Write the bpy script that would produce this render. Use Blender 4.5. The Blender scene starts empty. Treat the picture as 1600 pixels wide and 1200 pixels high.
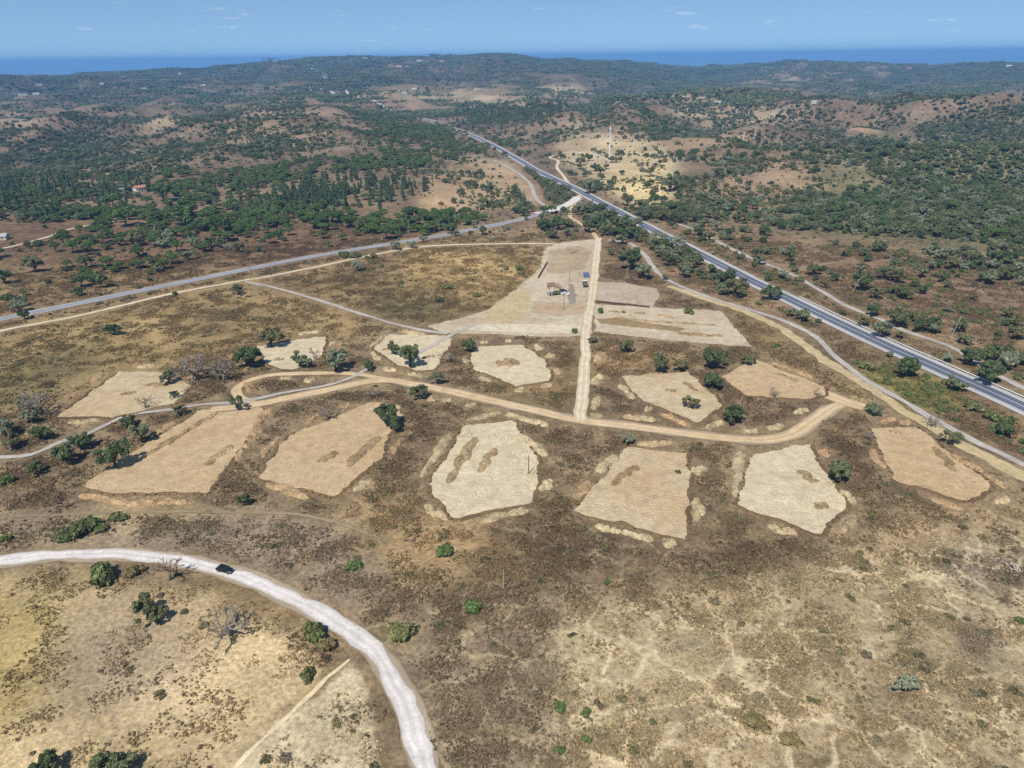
import bpy, bmesh, math, random
import numpy as np
from mathutils import Vector, Matrix
from mathutils.geometry import delaunay_2d_cdt

R = math.radians
S = bpy.context.scene
C = S.collection
random.seed(7)
RNG = np.random.default_rng(11)

# ------------------------------------------------------------------ camera
CAM_H = 115.0
FPX = 1148.0                      # focal length in pixels of the 1600 px wide photograph
PITCH = math.atan(512.0 / FPX)    # downward
ROLL = 0.0112
cam_d = bpy.data.cameras.new('camera')
cam = bpy.data.objects.new('camera', cam_d)
C.objects.link(cam)
cam_d.sensor_width = 36.0
cam_d.lens = 36.0 * FPX / 1600.0
cam_d.clip_start = 1.0
cam_d.clip_end = 200000.0
_f = Vector((0, math.cos(PITCH), -math.sin(PITCH)))
_u0 = Vector((0, math.sin(PITCH), math.cos(PITCH)))
_r0 = Vector((1, 0, 0))
_r = _r0 * math.cos(ROLL) - _u0 * math.sin(ROLL)
_u = _u0 * math.cos(ROLL) + _r0 * math.sin(ROLL)
_m = Matrix((_r, _u, -_f)).transposed().to_4x4()
_m.translation = Vector((0, 0, CAM_H))
cam.matrix_world = _m
S.camera = cam
FW, RT, UP = np.array(_f), np.array(_r), np.array(_u)

# ------------------------------------------------------------------ sky, sun, exposure
SUN_EL, SUN_AZ = R(54), R(207)    # azimuth clockwise from +Y, towards the sun
w = bpy.data.worlds.new('World')
S.world = w
w.use_nodes = True
nt = w.node_tree
bg = nt.nodes['Background']
sky = nt.nodes.new('ShaderNodeTexSky')
sky.sky_type = 'NISHITA'
sky.sun_disc = False
sky.sun_elevation = SUN_EL
sky.sun_rotation = SUN_AZ
sky.altitude = 300
sky.air_density = 0.3
sky.dust_density = 0.0
sky.ozone_density = 1.0
gam = nt.nodes.new('ShaderNodeGamma')
gam.inputs['Gamma'].default_value = 0.45
nt.links.new(sky.outputs[0], gam.inputs['Color'])
hsv = nt.nodes.new('ShaderNodeVectorMath')
hsv.operation = 'MULTIPLY'
hsv.inputs[1].default_value = (1.46, 2.10, 2.66)
nt.links.new(gam.outputs[0], hsv.inputs[0])
# a scatter of small fair-weather clouds low over the whole horizon
tc = nt.nodes.new('ShaderNodeTexCoord')
sep = nt.nodes.new('ShaderNodeSeparateXYZ')
nt.links.new(tc.outputs['Generated'], sep.inputs[0])
mp = nt.nodes.new('ShaderNodeMapping')
mp.inputs['Scale'].default_value = (24, 24, 140)
nt.links.new(tc.outputs['Generated'], mp.inputs[0])
cn = nt.nodes.new('ShaderNodeTexNoise')
cn.inputs['Scale'].default_value = 1.0
cn.inputs['Detail'].default_value = 7
cn.inputs['Roughness'].default_value = 0.55
nt.links.new(mp.outputs[0], cn.inputs['Vector'])
cr = nt.nodes.new('ShaderNodeMapRange')
cr.inputs['From Min'].default_value = 0.635
cr.inputs['From Max'].default_value = 0.74
nt.links.new(cn.outputs['Fac'], cr.inputs['Value'])
band = nt.nodes.new('ShaderNodeValToRGB')
e = band.color_ramp.elements
e[0].position = 0.012; e[0].color = (0, 0, 0, 1)
e[1].position = 0.02; e[1].color = (1, 1, 1, 1)
e2 = band.color_ramp.elements.new(0.05); e2.color = (1, 1, 1, 1)
e3 = band.color_ramp.elements.new(0.065); e3.color = (0, 0, 0, 1)
nt.links.new(sep.outputs['Z'], band.inputs[0])
cm = nt.nodes.new('ShaderNodeMath'); cm.operation = 'MULTIPLY'
nt.links.new(cr.outputs[0], cm.inputs[0]); nt.links.new(band.outputs[0], cm.inputs[1])
cm2 = nt.nodes.new('ShaderNodeMath'); cm2.operation = 'MULTIPLY'; cm2.inputs[1].default_value = 0.45
nt.links.new(cm.outputs[0], cm2.inputs[0])
mixc = nt.nodes.new('ShaderNodeMixRGB')
mixc.inputs['Color2'].default_value = (6.6, 7.1, 7.7, 1)
nt.links.new(cm2.outputs[0], mixc.inputs['Fac'])
nt.links.new(hsv.outputs[0], mixc.inputs['Color1'])
nt.links.new(mixc.outputs[0], bg.inputs['Color'])
bg.inputs['Strength'].default_value = 0.118

sun_d = bpy.data.lights.new('sun', 'SUN')
sun_d.energy = 5.0
sun_d.angle = R(0.53)
sun_d.color = (1.0, 0.955, 0.89)
sun = bpy.data.objects.new('sun', sun_d)
C.objects.link(sun)
_sd = Vector((math.sin(SUN_AZ) * math.cos(SUN_EL), math.cos(SUN_AZ) * math.cos(SUN_EL), math.sin(SUN_EL)))
sun.rotation_euler = _sd.to_track_quat('Z', 'Y').to_euler()
sun.location = (0, 0, 300)

S.render.engine = 'CYCLES'
S.view_settings.view_transform = 'Standard'
S.view_settings.look = 'None'
S.view_settings.exposure = 0.0
S.view_settings.gamma = 1.0
S.cycles.use_denoising = False
S.cycles.max_bounces = 6
S.cycles.diffuse_bounces = 3
S.cycles.transmission_bounces = 3
S.cycles.volume_bounces = 1
S.cycles.transparent_max_bounces = 4
try:
    S.cycles.denoising_prefilter = 'ACCURATE'
    S.cycles.denoiser = 'OPENIMAGEDENOISE'
except Exception:
    pass

# ------------------------------------------------------------------ numeric helpers
def sstep(a, b, x):
    t = np.clip((x - a) / (b - a), 0, 1)
    return t * t * (3 - 2 * t)

def _hash(ix, iy, seed):
    h = (ix.astype(np.int64) * 374761393 + iy.astype(np.int64) * 668265263 + seed * 1442695041) & 0xffffffff
    h = ((h ^ (h >> 13)) * 1274126177) & 0xffffffff
    h = (h ^ (h >> 16)) & 0xffffffff
    return h / 4294967295.0

def vn(x, y, seed=0):
    ix = np.floor(x); iy = np.floor(y)
    fx = x - ix; fy = y - iy
    fx = fx * fx * fx * (fx * (fx * 6 - 15) + 10); fy = fy * fy * fy * (fy * (fy * 6 - 15) + 10)
    a = _hash(ix, iy, seed); b = _hash(ix + 1, iy, seed)
    c = _hash(ix, iy + 1, seed); d = _hash(ix + 1, iy + 1, seed)
    return (a * (1 - fx) + b * fx) * (1 - fy) + (c * (1 - fx) + d * fx) * fy

def fbm(x, y, octv=4, seed=0, gain=0.5):
    s = 0; a = 1; n = 0
    for k in range(octv):
        s = s + a * vn(x + 17.3 * k, y - 9.1 * k, seed + k); n += a
        a *= gain; x = x * 2.03 + 0.31 * y * 0; y = y * 2.03
    return s / n

def ray(px, py):
    d = FW + RT * ((px - 800) / FPX) + UP * ((600 - py) / FPX)
    return d / np.linalg.norm(d)

def flat(px, py, z=0.0):
    d = ray(px, py)
    t = (z - CAM_H) / d[2]
    return np.array([d[0] * t, d[1] * t])

def proj(x, y, z):
    dx, dy, dz = x, y, z - CAM_H
    c = dx * FW[0] + dy * FW[1] + dz * FW[2]
    c = np.where(c < 5.0, 5.0, c)
    a = dx * RT[0] + dy * RT[1] + dz * RT[2]
    b = dx * UP[0] + dy * UP[1] + dz * UP[2]
    return 800 + FPX * a / c, 600 - FPX * b / c, c

# ------------------------------------------------------------------ terrain height
CREST = [(-700, 135, 3800), (-200, 128, 4000), (0, 121, 4000), (150, 116, 4300), (300, 105, 4600), (400, 96, 5000), (500, 88.5, 5200), (600, 89, 5200),
         (700, 88, 5300), (752, 83, 5000), (800, 85.5, 5000), (850, 92, 4800), (930, 90.5, 4800), (1000, 99, 5200), (1100, 103, 6000),
         (1200, 96.5, 6000), (1300, 92, 5500), (1400, 101, 5500), (1500, 99.5, 5800), (1600, 96, 5500), (1800, 94, 5500), (2300, 96, 5500)]
_ca, _cz, _cd = [], [], []
for (a_, b_, D_) in CREST:
    b_ += 6 if 730 < a_ < 810 else 7      # the woods on top stand above the bare ground
    d = ray(a_, b_)
    hl = math.hypot(d[0], d[1])
    _ca.append(math.atan2(d[0], d[1])); _cz.append(CAM_H + d[2] / hl * D_); _cd.append(D_)
HWY = [(640, 178), (700, 197), (750, 217), (795, 241), (830, 262), (860, 277), (895, 294), (930, 312), (980, 338), (1030, 364), (1080, 390),
       (1130, 416), (1178, 441), (1231, 467), (1303, 502), (1381, 539), (1444, 567), (1522, 602), (1600, 637), (1720, 692)]
HWY_W = np.array([flat(*p) for p in HWY])

def seg_dist(x, y, P):
    best = np.full(np.shape(x), 1e9)
    for (ax, ay), (bx, by) in zip(P[:-1], P[1:]):
        vx, vy = bx - ax, by - ay
        t = np.clip(((x - ax) * vx + (y - ay) * vy) / (vx * vx + vy * vy), 0, 1)
        best = np.minimum(best, np.hypot(x - ax - t * vx, y - ay - t * vy))
    return best

def relief(x, y):
    wx = x + 120 * (fbm(x / 300, y / 300, 2, 41) - .5); wy = y + 120 * (fbm(x / 300, y / 300, 2, 57) - .5)
    n = fbm(wx / 540, wy / 540, 5, 3, 0.52)
    rdg = 1 - np.abs(2 * n - 1) * 1.9
    return np.clip(rdg, -1, 1) * 0.9 + (fbm(wx / 150, wy / 150, 3, 91) - .5) * .7 - .25

def H(x, y):
    x = np.asarray(x, float); y = np.asarray(y, float)
    r = np.hypot(x, y) + 1e-6
    az = np.arctan2(x, y)
    zc = np.interp(az, _ca, _cz); D = np.interp(az, _ca, _cd)
    t = r / D
    rr = r + np.where(az < -.1, -60, 60)
    A = 62 * sstep(560, 1250, rr) + 12 * sstep(1800, 3800, r)
    A = A * sstep(10, 260, seg_dist(x, y, HWY_W)) * (1 - .6 * sstep(.8, 1.0, t)) * (1 - .97 * sstep(1.05, 1.5, t))
    dip = np.interp(az, [-.7, -.25, -.12, 0.02, .15, .3, .6], [32, 30, 12, 12, 45, 58, 50])
    base = zc * sstep(.4, 1.0, t)
    base = base - dip * sstep(.28, .5, t) * (1 - sstep(.62, .95, t))
    fall = sstep(1.0, 1.7, t)
    base = base * (1 - fall) - 200 * fall
    h = base + A * relief(x, y)
    h = h + .9 * (vn(x / 90, y / 90, 5) - .5) + .3 * (vn(x / 30, y / 30, 6) - .5)
    return h

def G(px, py):
    """first hit of the photograph's ray with the terrain -> (x, y, z, distance along the view axis)"""
    d = ray(px, py)
    ts = np.geomspace(60, 60000, 1500)
    X, Y, Z = d[0] * ts, d[1] * ts, CAM_H + d[2] * ts
    below = Z < H(X, Y)
    k = int(np.argmax(below)) if below.any() else len(ts) - 1
    lo, hi = ts[max(k - 1, 0)], ts[k]
    tt = np.linspace(lo, hi, 60)
    b2 = CAM_H + d[2] * tt < H(d[0] * tt, d[1] * tt)
    t = tt[int(np.argmax(b2))] if b2.any() else hi
    x, y = d[0] * t, d[1] * t
    return x, y, float(H(x, y)), t * float(np.dot(d, FW))

# ------------------------------------------------------------------ painted maps (laid out over the ground seen in the photograph)
MX0, MY0, MS = -400, 60, 4.0
MW, MH = 600, 360
_gx, _gy = np.meshgrid(MX0 + (np.arange(MW) + .5) * MS, MY0 + (np.arange(MH) + .5) * MS)

def inpoly(px, py, poly):
    ins = np.zeros(np.shape(px), bool)
    n = len(poly)
    for i in range(n):
        x1, y1 = poly[i]; x2, y2 = poly[(i + 1) % n]
        if y1 == y2: continue
        c = ((y1 > py) != (y2 > py)) & (px < (x2 - x1) * (py - y1) / (y2 - y1) + x1)
        ins ^= c
    return ins

def blur(a, k):
    if k < 1: return a
    for ax in (0, 1):
        for _ in range(2):
            p = np.concatenate([np.repeat(a.take([0], ax), k, ax), a, np.repeat(a.take([-1], ax), k, ax)], ax)
            cs = np.cumsum(p, ax)
            cs = np.concatenate([np.zeros_like(cs.take([0], ax)), cs], ax)
            n = a.shape[ax]
            a = (cs.take(np.arange(2 * k + 1, 2 * k + 1 + n), ax) - cs.take(np.arange(0, n), ax)) / (2 * k + 1)
    return a

def paint(default, items):
    """items: (polygon, value(s), blur cells, strength)"""
    default = np.atleast_1d(np.array(default, float))
    M = np.tile(default, (MH, MW, 1))
    for poly, val, bl, st in items:
        m = blur(inpoly(_gx, _gy, poly).astype(float), bl) * st
        M = M * (1 - m[..., None]) + np.atleast_1d(np.array(val, float)) * m[..., None]
    return M

def look(M, px, py):
    fx = np.clip((px - MX0) / MS - .5, 0, MW - 1.001); fy = np.clip((py - MY0) / MS - .5, 0, MH - 1.001)
    ix = fx.astype(int); iy = fy.astype(int); ax = (fx - ix)[..., None]; ay = (fy - iy)[..., None]
    return (M[iy, ix] * (1 - ax) + M[iy, ix + 1] * ax) * (1 - ay) + (M[iy + 1, ix] * (1 - ax) + M[iy + 1, ix + 1] * ax) * ay

ALB = 1.18
GAIN = 1.42                       # dry ground between its darker plants
def lin(c, k=ALB):
    c = np.array(c, float) / 255.0
    return np.where(c <= .04045, c / 12.92, ((c + .055) / 1.055) ** 2.4) / k

def box(x0, y0, x1, y1):
    return [(x0, y0), (x1, y0), (x1, y1), (x0, y1)]

BROWN, DKBR, GOLD, OLIVE = lin((122, 100, 73)), lin((98, 76, 56)), lin((162, 136, 84)), lin((96, 88, 52))
STRAW, PALE, GREYB, HEATH = lin((186, 163, 120)), lin((168, 148, 113)), lin((132, 114, 92)), lin((98, 72, 52))
TAN, FARB = lin((166, 136, 100)), lin((118, 96, 76))
COLMAP = paint(BROWN, [
    (box(-400, 60, 2000, 300), FARB, 10, 1),
    (box(-400, 60, 2000, 140), lin((70, 72, 58)), 5, 1),
    # far straw bands and bare slopes
    ([(560, 138), (800, 138), (920, 150), (790, 162), (640, 165)], STRAW, 2, .55),
    ([(830, 133), (910, 136), (925, 148), (840, 148)], lin((205, 185, 140)), 1, .7),
    ([(1180, 108), (1400, 104), (1390, 116), (1150, 132)], lin((175, 150, 118)), 1, .6),
    ([(1040, 160), (1150, 158), (1260, 178), (1180, 190), (1060, 185)], STRAW, 2, .7),
    ([(1020, 190), (1290, 200), (1260, 235), (1060, 235)], TAN, 3, .6),
    ([(1190, 252), (1300, 245), (1400, 280), (1390, 292), (1290, 300), (1180, 285)], lin((185, 150, 112)), 2, .85),
    ([(1370, 245), (1420, 250), (1450, 275), (1400, 275)], lin((190, 160, 120)), 1, .8),
    ([(1310, 190), (1385, 190), (1380, 210), (1340, 205)], lin((180, 140, 100)), 1, .8),
    ([(1400, 195), (1450, 215), (1440, 232), (1410, 220)], lin((175, 140, 105)), 1, .7),
    ([(0, 175), (60, 185), (75, 203), (20, 205), (0, 200)], lin((165, 138, 105)), 2, .8),
    ([(190, 170), (240, 165), (300, 185), (290, 205), (210, 200)], lin((165, 140, 105)), 2, .7),
    ([(340, 172), (460, 165), (560, 185), (540, 215), (420, 225), (330, 230)], lin((150, 122, 92)), 3, .7),
    ([(60, 255), (150, 240), (260, 215), (270, 260), (170, 285), (60, 285)], lin((135, 112, 88)), 3, .7),
    # straw field below the mast, bare hill in the middle
    ([(865, 205), (920, 195), (1040, 225), (1062, 262), (1052, 305), (1030, 330), (985, 318), (930, 285), (880, 255)], STRAW, 2, 1),
    ([(930, 268), (1040, 265), (1045, 315), (990, 312)], lin((198, 172, 116)), 2, .9),
    ([(690, 262), (760, 245), (800, 255), (840, 300), (840, 325), (760, 330), (650, 330), (660, 285)], TAN, 2, 1),
    ([(1050, 285), (1150, 280), (1250, 315), (1240, 345), (1130, 325), (1060, 320)], lin((150, 118, 88)), 3, .9),
    ([(1000, 340), (1250, 355), (1600, 370), (1600, 470), (1500, 500), (1300, 450), (1120, 380)], lin((124, 98, 72)), 4, .9),
    ([(1300, 430), (1600, 400), (1600, 500), (1450, 500)], lin((116, 92, 72)), 4, .8),
    ([(1180, 335), (1290, 300), (1240, 250), (1400, 200), (1600, 165), (2000, 165), (2000, 420), (1500, 395), (1380, 380), (1280, 372), (1200, 352)], lin((96, 96, 66)), 3, .75),
    # left heath above the asphalt road
    ([(-400, 330), (300, 345), (560, 340), (720, 350), (700, 362), (400, 412), (0, 498), (-400, 590)], HEATH, 3, 1),
    ([(-100, 405), (130, 420), (330, 408), (380, 415), (0, 496), (-400, 580)], lin((132, 108, 70)), 4, .85),
    ([(-100, 365), (150, 360), (200, 395), (0, 420)], lin((100, 76, 52)), 4, .7),
    # below the asphalt road, left
    ([(-400, 600), (0, 515), (380, 440), (520, 480), (600, 520), (400, 540), (250, 585), (60, 650), (-400, 700)], lin((146, 120, 76)), 3, 1),
    ([(-300, 560), (100, 545), (190, 540), (150, 600), (20, 660), (-300, 680)], OLIVE, 7, .8),
    ([(250, 475), (420, 470), (520, 500), (400, 520), (280, 530)], lin((112, 92, 60)), 6, .7),
    # field between the gravel path and the site
    ([(390, 440), (520, 410), (640, 388), (850, 383), (850, 420), (780, 475), (690, 512), (560, 488)], lin((118, 96, 62)), 2, 1),
    ([(610, 395), (850, 385), (846, 418), (800, 455), (740, 470), (640, 440)], lin((162, 134, 84)), 5, .9),
    ([(540, 478), (640, 455), (720, 480), (690, 508), (600, 500)], OLIVE, 4, .75),
    ([(780, 382), (850, 383), (848, 400), (770, 398)], DKBR, 2, .6),
    # surroundings of the plots
    ([(-400, 690), (60, 640), (300, 590), (560, 560), (900, 540), (1250, 520), (1600, 700), (1700, 800), (1340, 830), (1080, 870), (700, 830), (300, 790), (-400, 800)], lin((122, 101, 73)), 4, 1),
    ([(880, 540), (1090, 545), (1000, 580), (920, 600)], lin((136, 108, 70)), 3, .8),
    ([(860, 560), (915, 560), (905, 640), (720, 605)], lin((128, 102, 66)), 3, .8),
    ([(690, 610), (900, 625), (905, 650), (740, 625)], OLIVE, 2, .4),
    ([(930, 600), (1160, 640), (1280, 600), (1300, 640), (1200, 675), (930, 650)], DKBR, 4, .75),
    ([(620, 640), (720, 640), (680, 720), (620, 760)], DKBR, 4, .6),
    ([(830, 650), (960, 690), (900, 760), (850, 720)], DKBR, 4, .5),
    ([(1270, 640), (1360, 650), (1380, 740), (1320, 760), (1280, 700)], DKBR, 4, .6),
    ([(1130, 480), (1230, 520), (1330, 590), (1360, 640), (1200, 560)], lin((140, 116, 74)), 3, .8),
    ([(1180, 540), (1280, 560), (1340, 600), (1290, 600)], DKBR, 3, .45),
    # verge of the highway
    ([(1050, 425), (1240, 500), (1330, 570), (1480, 665), (1600, 730), (1600, 650), (1300, 515), (1100, 415)], lin((122, 98, 70)), 2, .9),
    ([(1330, 575), (1400, 570), (1470, 600), (1520, 640), (1440, 640)], lin((108, 104, 46)), 2, .9),
    # foreground
    ([(-400, 790), (400, 792), (560, 820), (640, 870), (560, 960), (330, 870), (0, 850), (-400, 860)], GREYB, 4, 1),
    ([(140, 790), (330, 785), (280, 812), (200, 815)], GOLD, 3, .6),
    ([(540, 770), (700, 800), (860, 820), (800, 900), (620, 900), (540, 840)], lin((152, 124, 84)), 6, .9),
    ([(770, 800), (900, 800), (1080, 860), (1100, 900), (900, 905), (770, 890)], lin((106, 86, 63)), 4, .85),
    ([(1050, 830), (1290, 840), (1250, 880), (1090, 900)], DKBR, 4, .8),
    ([(600, 940), (900, 930), (1000, 960), (900, 1200), (900, 1500), (640, 1500), (660, 1150), (560, 980)], lin((136, 117, 92)), 6, 1),
    ([(630, 940), (860, 925), (870, 985), (640, 985)], lin((118, 98, 74)), 5, .8),
    ([(690, 1030), (880, 1030), (870, 1100), (700, 1100)], lin((122, 104, 80)), 6, .6),
    ([(880, 960), (1100, 920), (1300, 870), (1600, 830), (2000, 830), (2000, 1500), (890, 1500), (885, 1100)], lin((170, 149, 113)), 5, 1),
    ([(1340, 830), (1500, 790), (1600, 800), (1600, 860), (1400, 880)], lin((150, 126, 90)), 6, .8),
    ([(1450, 850), (1600, 840), (1700, 900), (1600, 960), (1480, 920)], lin((122, 108, 92)), 6, .8),
    ([(1490, 970), (1560, 990), (1570, 1030), (1510, 1020)], lin((112, 98, 86)), 3, .8),
    ([(1310, 1060), (1420, 1060), (1440, 1120), (1340, 1120)], lin((130, 112, 84)), 4, .8),
    ([(900, 1040), (1000, 1020), (1050, 1060), (960, 1130), (890, 1120)], lin((192, 172, 132)), 6, .6),
    ([(-400, 905), (280, 905), (420, 960), (500, 1040), (380, 1200), (300, 1500), (-400, 1500)], lin((170, 147, 108)), 3, 1),
    ([(-400, 910), (110, 915), (120, 1000), (40, 1120), (-400, 1200)], lin((158, 136, 82)), 7, .9),
    ([(110, 950), (300, 980), (330, 1060), (200, 1110), (70, 1080)], lin((158, 136, 110)), 8, .8),
    ([(300, 880), (420, 920), (480, 960), (480, 1000), (380, 960), (290, 910)], lin((120, 98, 66)), 3, .9),
    ([(535, 1040), (440, 1130), (360, 1210), (280, 1500), (660, 1500), (590, 1200), (570, 1100)], lin((186, 167, 133)), 1, 1),
    ([(540, 1030), (600, 1070), (640, 1200), (650, 1500), (600, 1500), (592, 1200), (572, 1095)], lin((130, 108, 80)), 1, 1),
])
# channels: scrub clumps, web of animal trails, mottling
MSKMAP = paint((.4, 0, .5), [
    ([(-400, 600), (0, 515), (380, 440), (640, 388), (850, 383), (850, 420), (780, 475), (690, 512), (600, 525), (400, 540), (250, 585), (60, 650), (-400, 700)], (.28, 0, .5), 3, 1),
    (box(-400, 60, 2000, 330), (.25, 0, .8), 4, 1),
    ([(-400, 690), (60, 640), (300, 590), (560, 560), (900, 540), (1250, 520), (1600, 700), (1700, 800), (1340, 830), (1080, 870), (700, 830), (300, 790), (-400, 800)], (.65, .12, .5), 3, 1),
    ([(880, 960), (1100, 920), (1300, 870), (1600, 830), (2000, 830), (2000, 1500), (890, 1500), (885, 1100)], (.55, 1, .5), 5, 1),
    ([(600, 930), (900, 930), (900, 1500), (640, 1500), (660, 1150), (560, 980)], (.6, .45, .5), 5, 1),
    ([(770, 800), (1100, 850), (1290, 850), (1250, 890), (900, 905)], (.5, .35, .5), 4, 1),
    ([(-400, 905), (280, 905), (420, 960), (500, 1040), (380, 1200), (300, 1500), (-400, 1500)], (.10, .03, .5), 4, 1),
    ([(535, 1040), (440, 1130), (360, 1210), (280, 1500), (660, 1500), (590, 1200), (570, 1100)], (.16, 0, .2), 1, 1),
    ([(865, 205), (920, 195), (1040, 225), (1062, 262), (1052, 305), (1030, 330), (985, 318), (930, 285), (880, 255)], (.05, 0, .3), 2, 1),
])
# tree cover: oak, pine, plantation, shrub
TREEMAP = paint((.02, .0, .0, .06), [
    (box(-400, 60, 2000, 330), (.36, .02, 0, .55), 3, 1),
    (box(-400, 60, 620, 180), (.45, .03, 0, .5), 4, 1),
    (box(900, 60, 2000, 172), (.58, .04, 0, .4), 4, 1),
    ([(1180, 335), (1290, 300), (1240, 250), (1400, 200), (1600, 165), (2000, 165), (2000, 420), (1500, 395), (1380, 380), (1280, 372), (1200, 352)], (.98, .05, 0, .42), 3, 1),
    ([(1020, 170), (1200, 170), (1290, 200), (1250, 230), (1130, 240), (1060, 235)], (.32, 0, 0, .6), 3, 1),
    ([(1190, 252), (1300, 245), (1400, 280), (1390, 292), (1290, 300), (1180, 285)], (.16, 0, 0, .5), 1, 1),
    ([(1310, 188), (1390, 188), (1450, 215), (1440, 232), (1340, 208)], (.12, 0, 0, .2), 1, 1),
    ([(865, 205), (920, 195), (1040, 225), (1062, 262), (1052, 305), (1030, 330), (985, 318), (930, 285), (880, 255)], (.045, 0, 0, .03), 1, 1),
    ([(870, 232), (1060, 225), (1160, 245), (1150, 262), (1060, 250), (900, 250)], (.4, 0, 0, .1), 1, .8),
    ([(1050, 285), (1150, 280), (1250, 315), (1240, 345), (1130, 325), (1060, 320)], (.12, 0, 0, .4), 2, 1),
    ([(980, 305), (1060, 325), (1180, 330), (1290, 360), (1280, 380), (1180, 360), (1060, 352), (1000, 340)], (.7, .05, 0, .2), 1, 1),
    ([(1050, 360), (1280, 375), (1600, 400), (1600, 620), (1400, 520), (1200, 430)], (.08, 0, 0, .34), 3, 1),
    ([(1280, 375), (1600, 395), (1600, 430), (1400, 410)], (.35, 0, 0, .3), 3, 1),
    ([(1490, 540), (1600, 490), (1600, 610), (1500, 570)], (.45, .05, 0, .3), 2, 1),
    ([(1370, 480), (1420, 490), (1480, 520), (1470, 535), (1400, 505)], (.25, 0, 0, .3), 1, 1),
    ([(0, 180), (520, 175), (560, 240), (330, 280), (0, 295)], (.40, .02, 0, .62), 3, 1),
    ([(0, 200), (150, 205), (100, 250), (0, 260)], (.7, .02, 0, .2), 4, 1),
    ([(520, 185), (640, 175), (760, 215), (795, 250), (700, 275), (600, 285), (520, 265), (560, 220)], (.6, .22, 0, .15), 2, 1),
    ([(690, 158), (880, 140), (890, 192), (780, 208), (720, 192)], (.68, .1, .05, .1), 2, 1),
    ([(560, 138), (800, 138), (920, 150), (790, 162), (640, 165)], (.16, 0, 0, .2), 1, 1),
    ([(690, 262), (760, 245), (800, 255), (840, 300), (840, 325), (760, 330), (650, 330), (660, 285)], (.15, 0, 0, .4), 1, 1),
    ([(0, 285), (180, 280), (260, 320), (180, 362), (60, 362), (0, 350), (-300, 350), (-300, 290)], (.7, .12, .05, .1), 2, 1),
    ([(230, 300), (330, 268), (480, 262), (580, 240), (650, 262), (600, 295), (450, 302), (330, 335), (240, 345)], (.22, .68, 0, .1), 2, 1),
    ([(440, 302), (500, 285), (650, 278), (658, 318), (640, 332), (500, 330)], (.2, .05, .55, .3), 3, 1),
    ([(330, 300), (450, 302), (500, 325), (400, 335)], (.6, .1, .1, .2), 2, 1),
    ([(80, 325), (300, 325), (440, 330), (430, 352), (260, 372), (80, 362)], (.14, .42, 0, .1), 2, 1),
    ([(470, 328), (700, 332), (760, 345), (700, 358), (560, 366), (480, 352)], (.18, .5, 0, .15), 1, 1),
    ([(-300, 365), (600, 362), (690, 362), (400, 410), (0, 496), (-300, 560)], (.028, .022, 0, .07), 2, 1),
    ([(-300, 352), (100, 362), (260, 375), (230, 395), (60, 400), (-300, 420)], (.12, .10, 0, .12), 2, 1),
    ([(808, 252), (840, 262), (897, 298), (902, 320), (842, 315), (832, 290)], (.95, 0, 0, .1), 0, 1),
    ([(905, 315), (960, 330), (1010, 368), (975, 385), (920, 362), (900, 335)], (.75, .08, 0, .3), 1, 1),
    ([(835, 335), (895, 340), (900, 365), (845, 365)], (.5, 0, 0, .2), 0, 1),
    ([(1010, 372), (1060, 375), (1110, 405), (1180, 440), (1150, 458), (1060, 425)], (.42, 0, 0, .5), 1, 1),
    ([(1180, 455), (1300, 515), (1480, 600), (1600, 655), (1600, 720), (1440, 640), (1250, 510)], (.03, 0, 0, .4), 1, 1),
    ([(1330, 575), (1400, 570), (1470, 600), (1520, 640), (1440, 640)], (.0, 0, 0, .95), 1, 1),
    ([(-400, 600), (0, 515), (380, 440), (850, 385), (930, 378), (1060, 440), (1230, 500), (1420, 640), (1600, 740), (2000, 900), (2000, 1500), (-400, 1500)], (0, 0, 0, .0), 0, 1),
])

# ------------------------------------------------------------------ object helpers
def tag(o, label=None, cat=None, group=None, kind=None):
    if label: o['label'] = label
    if cat: o['category'] = cat
    if group: o['group'] = group
    if kind: o['kind'] = kind
    return o

def mk_mesh(name, V, F, mat=None, smooth=False):
    me = bpy.data.meshes.new(name)
    me.from_pydata([tuple(map(float, v)) for v in V], [], [tuple(int(i) for i in f) for f in F])
    if mat: me.materials.append(mat)
    if smooth: me.polygons.foreach_set('use_smooth', np.ones(len(me.polygons), bool))
    return me

def fast_mesh(name, V, Q, mat=None, smooth=False):
    """V (n,3) array, Q (m,k) array of equal-sided faces"""
    V = np.asarray(V, np.float32); Q = np.asarray(Q, np.int32)
    me = bpy.data.meshes.new(name)
    me.vertices.add(len(V)); me.vertices.foreach_set('co', V.ravel())
    k = Q.shape[1]
    me.loops.add(Q.size); me.loops.foreach_set('vertex_index', Q.ravel())
    me.polygons.add(len(Q))
    me.polygons.foreach_set('loop_start', np.arange(0, Q.size, k, dtype=np.int32))
    me.polygons.foreach_set('loop_total', np.full(len(Q), k, np.int32))
    if smooth: me.polygons.foreach_set('use_smooth', np.ones(len(Q), bool))
    me.update(calc_edges=True)
    if mat: me.materials.append(mat)
    return me

def ob(name, me, parent=None, loc=None, rz=0.0, scale=None):
    o = bpy.data.objects.new(name, me)
    C.objects.link(o)
    if parent: o.parent = parent
    if loc is not None: o.location = loc
    if rz: o.rotation_euler = (0, 0, rz)
    if scale is not None: o.scale = scale if hasattr(scale, '__len__') else (scale,) * 3
    return o

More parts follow.
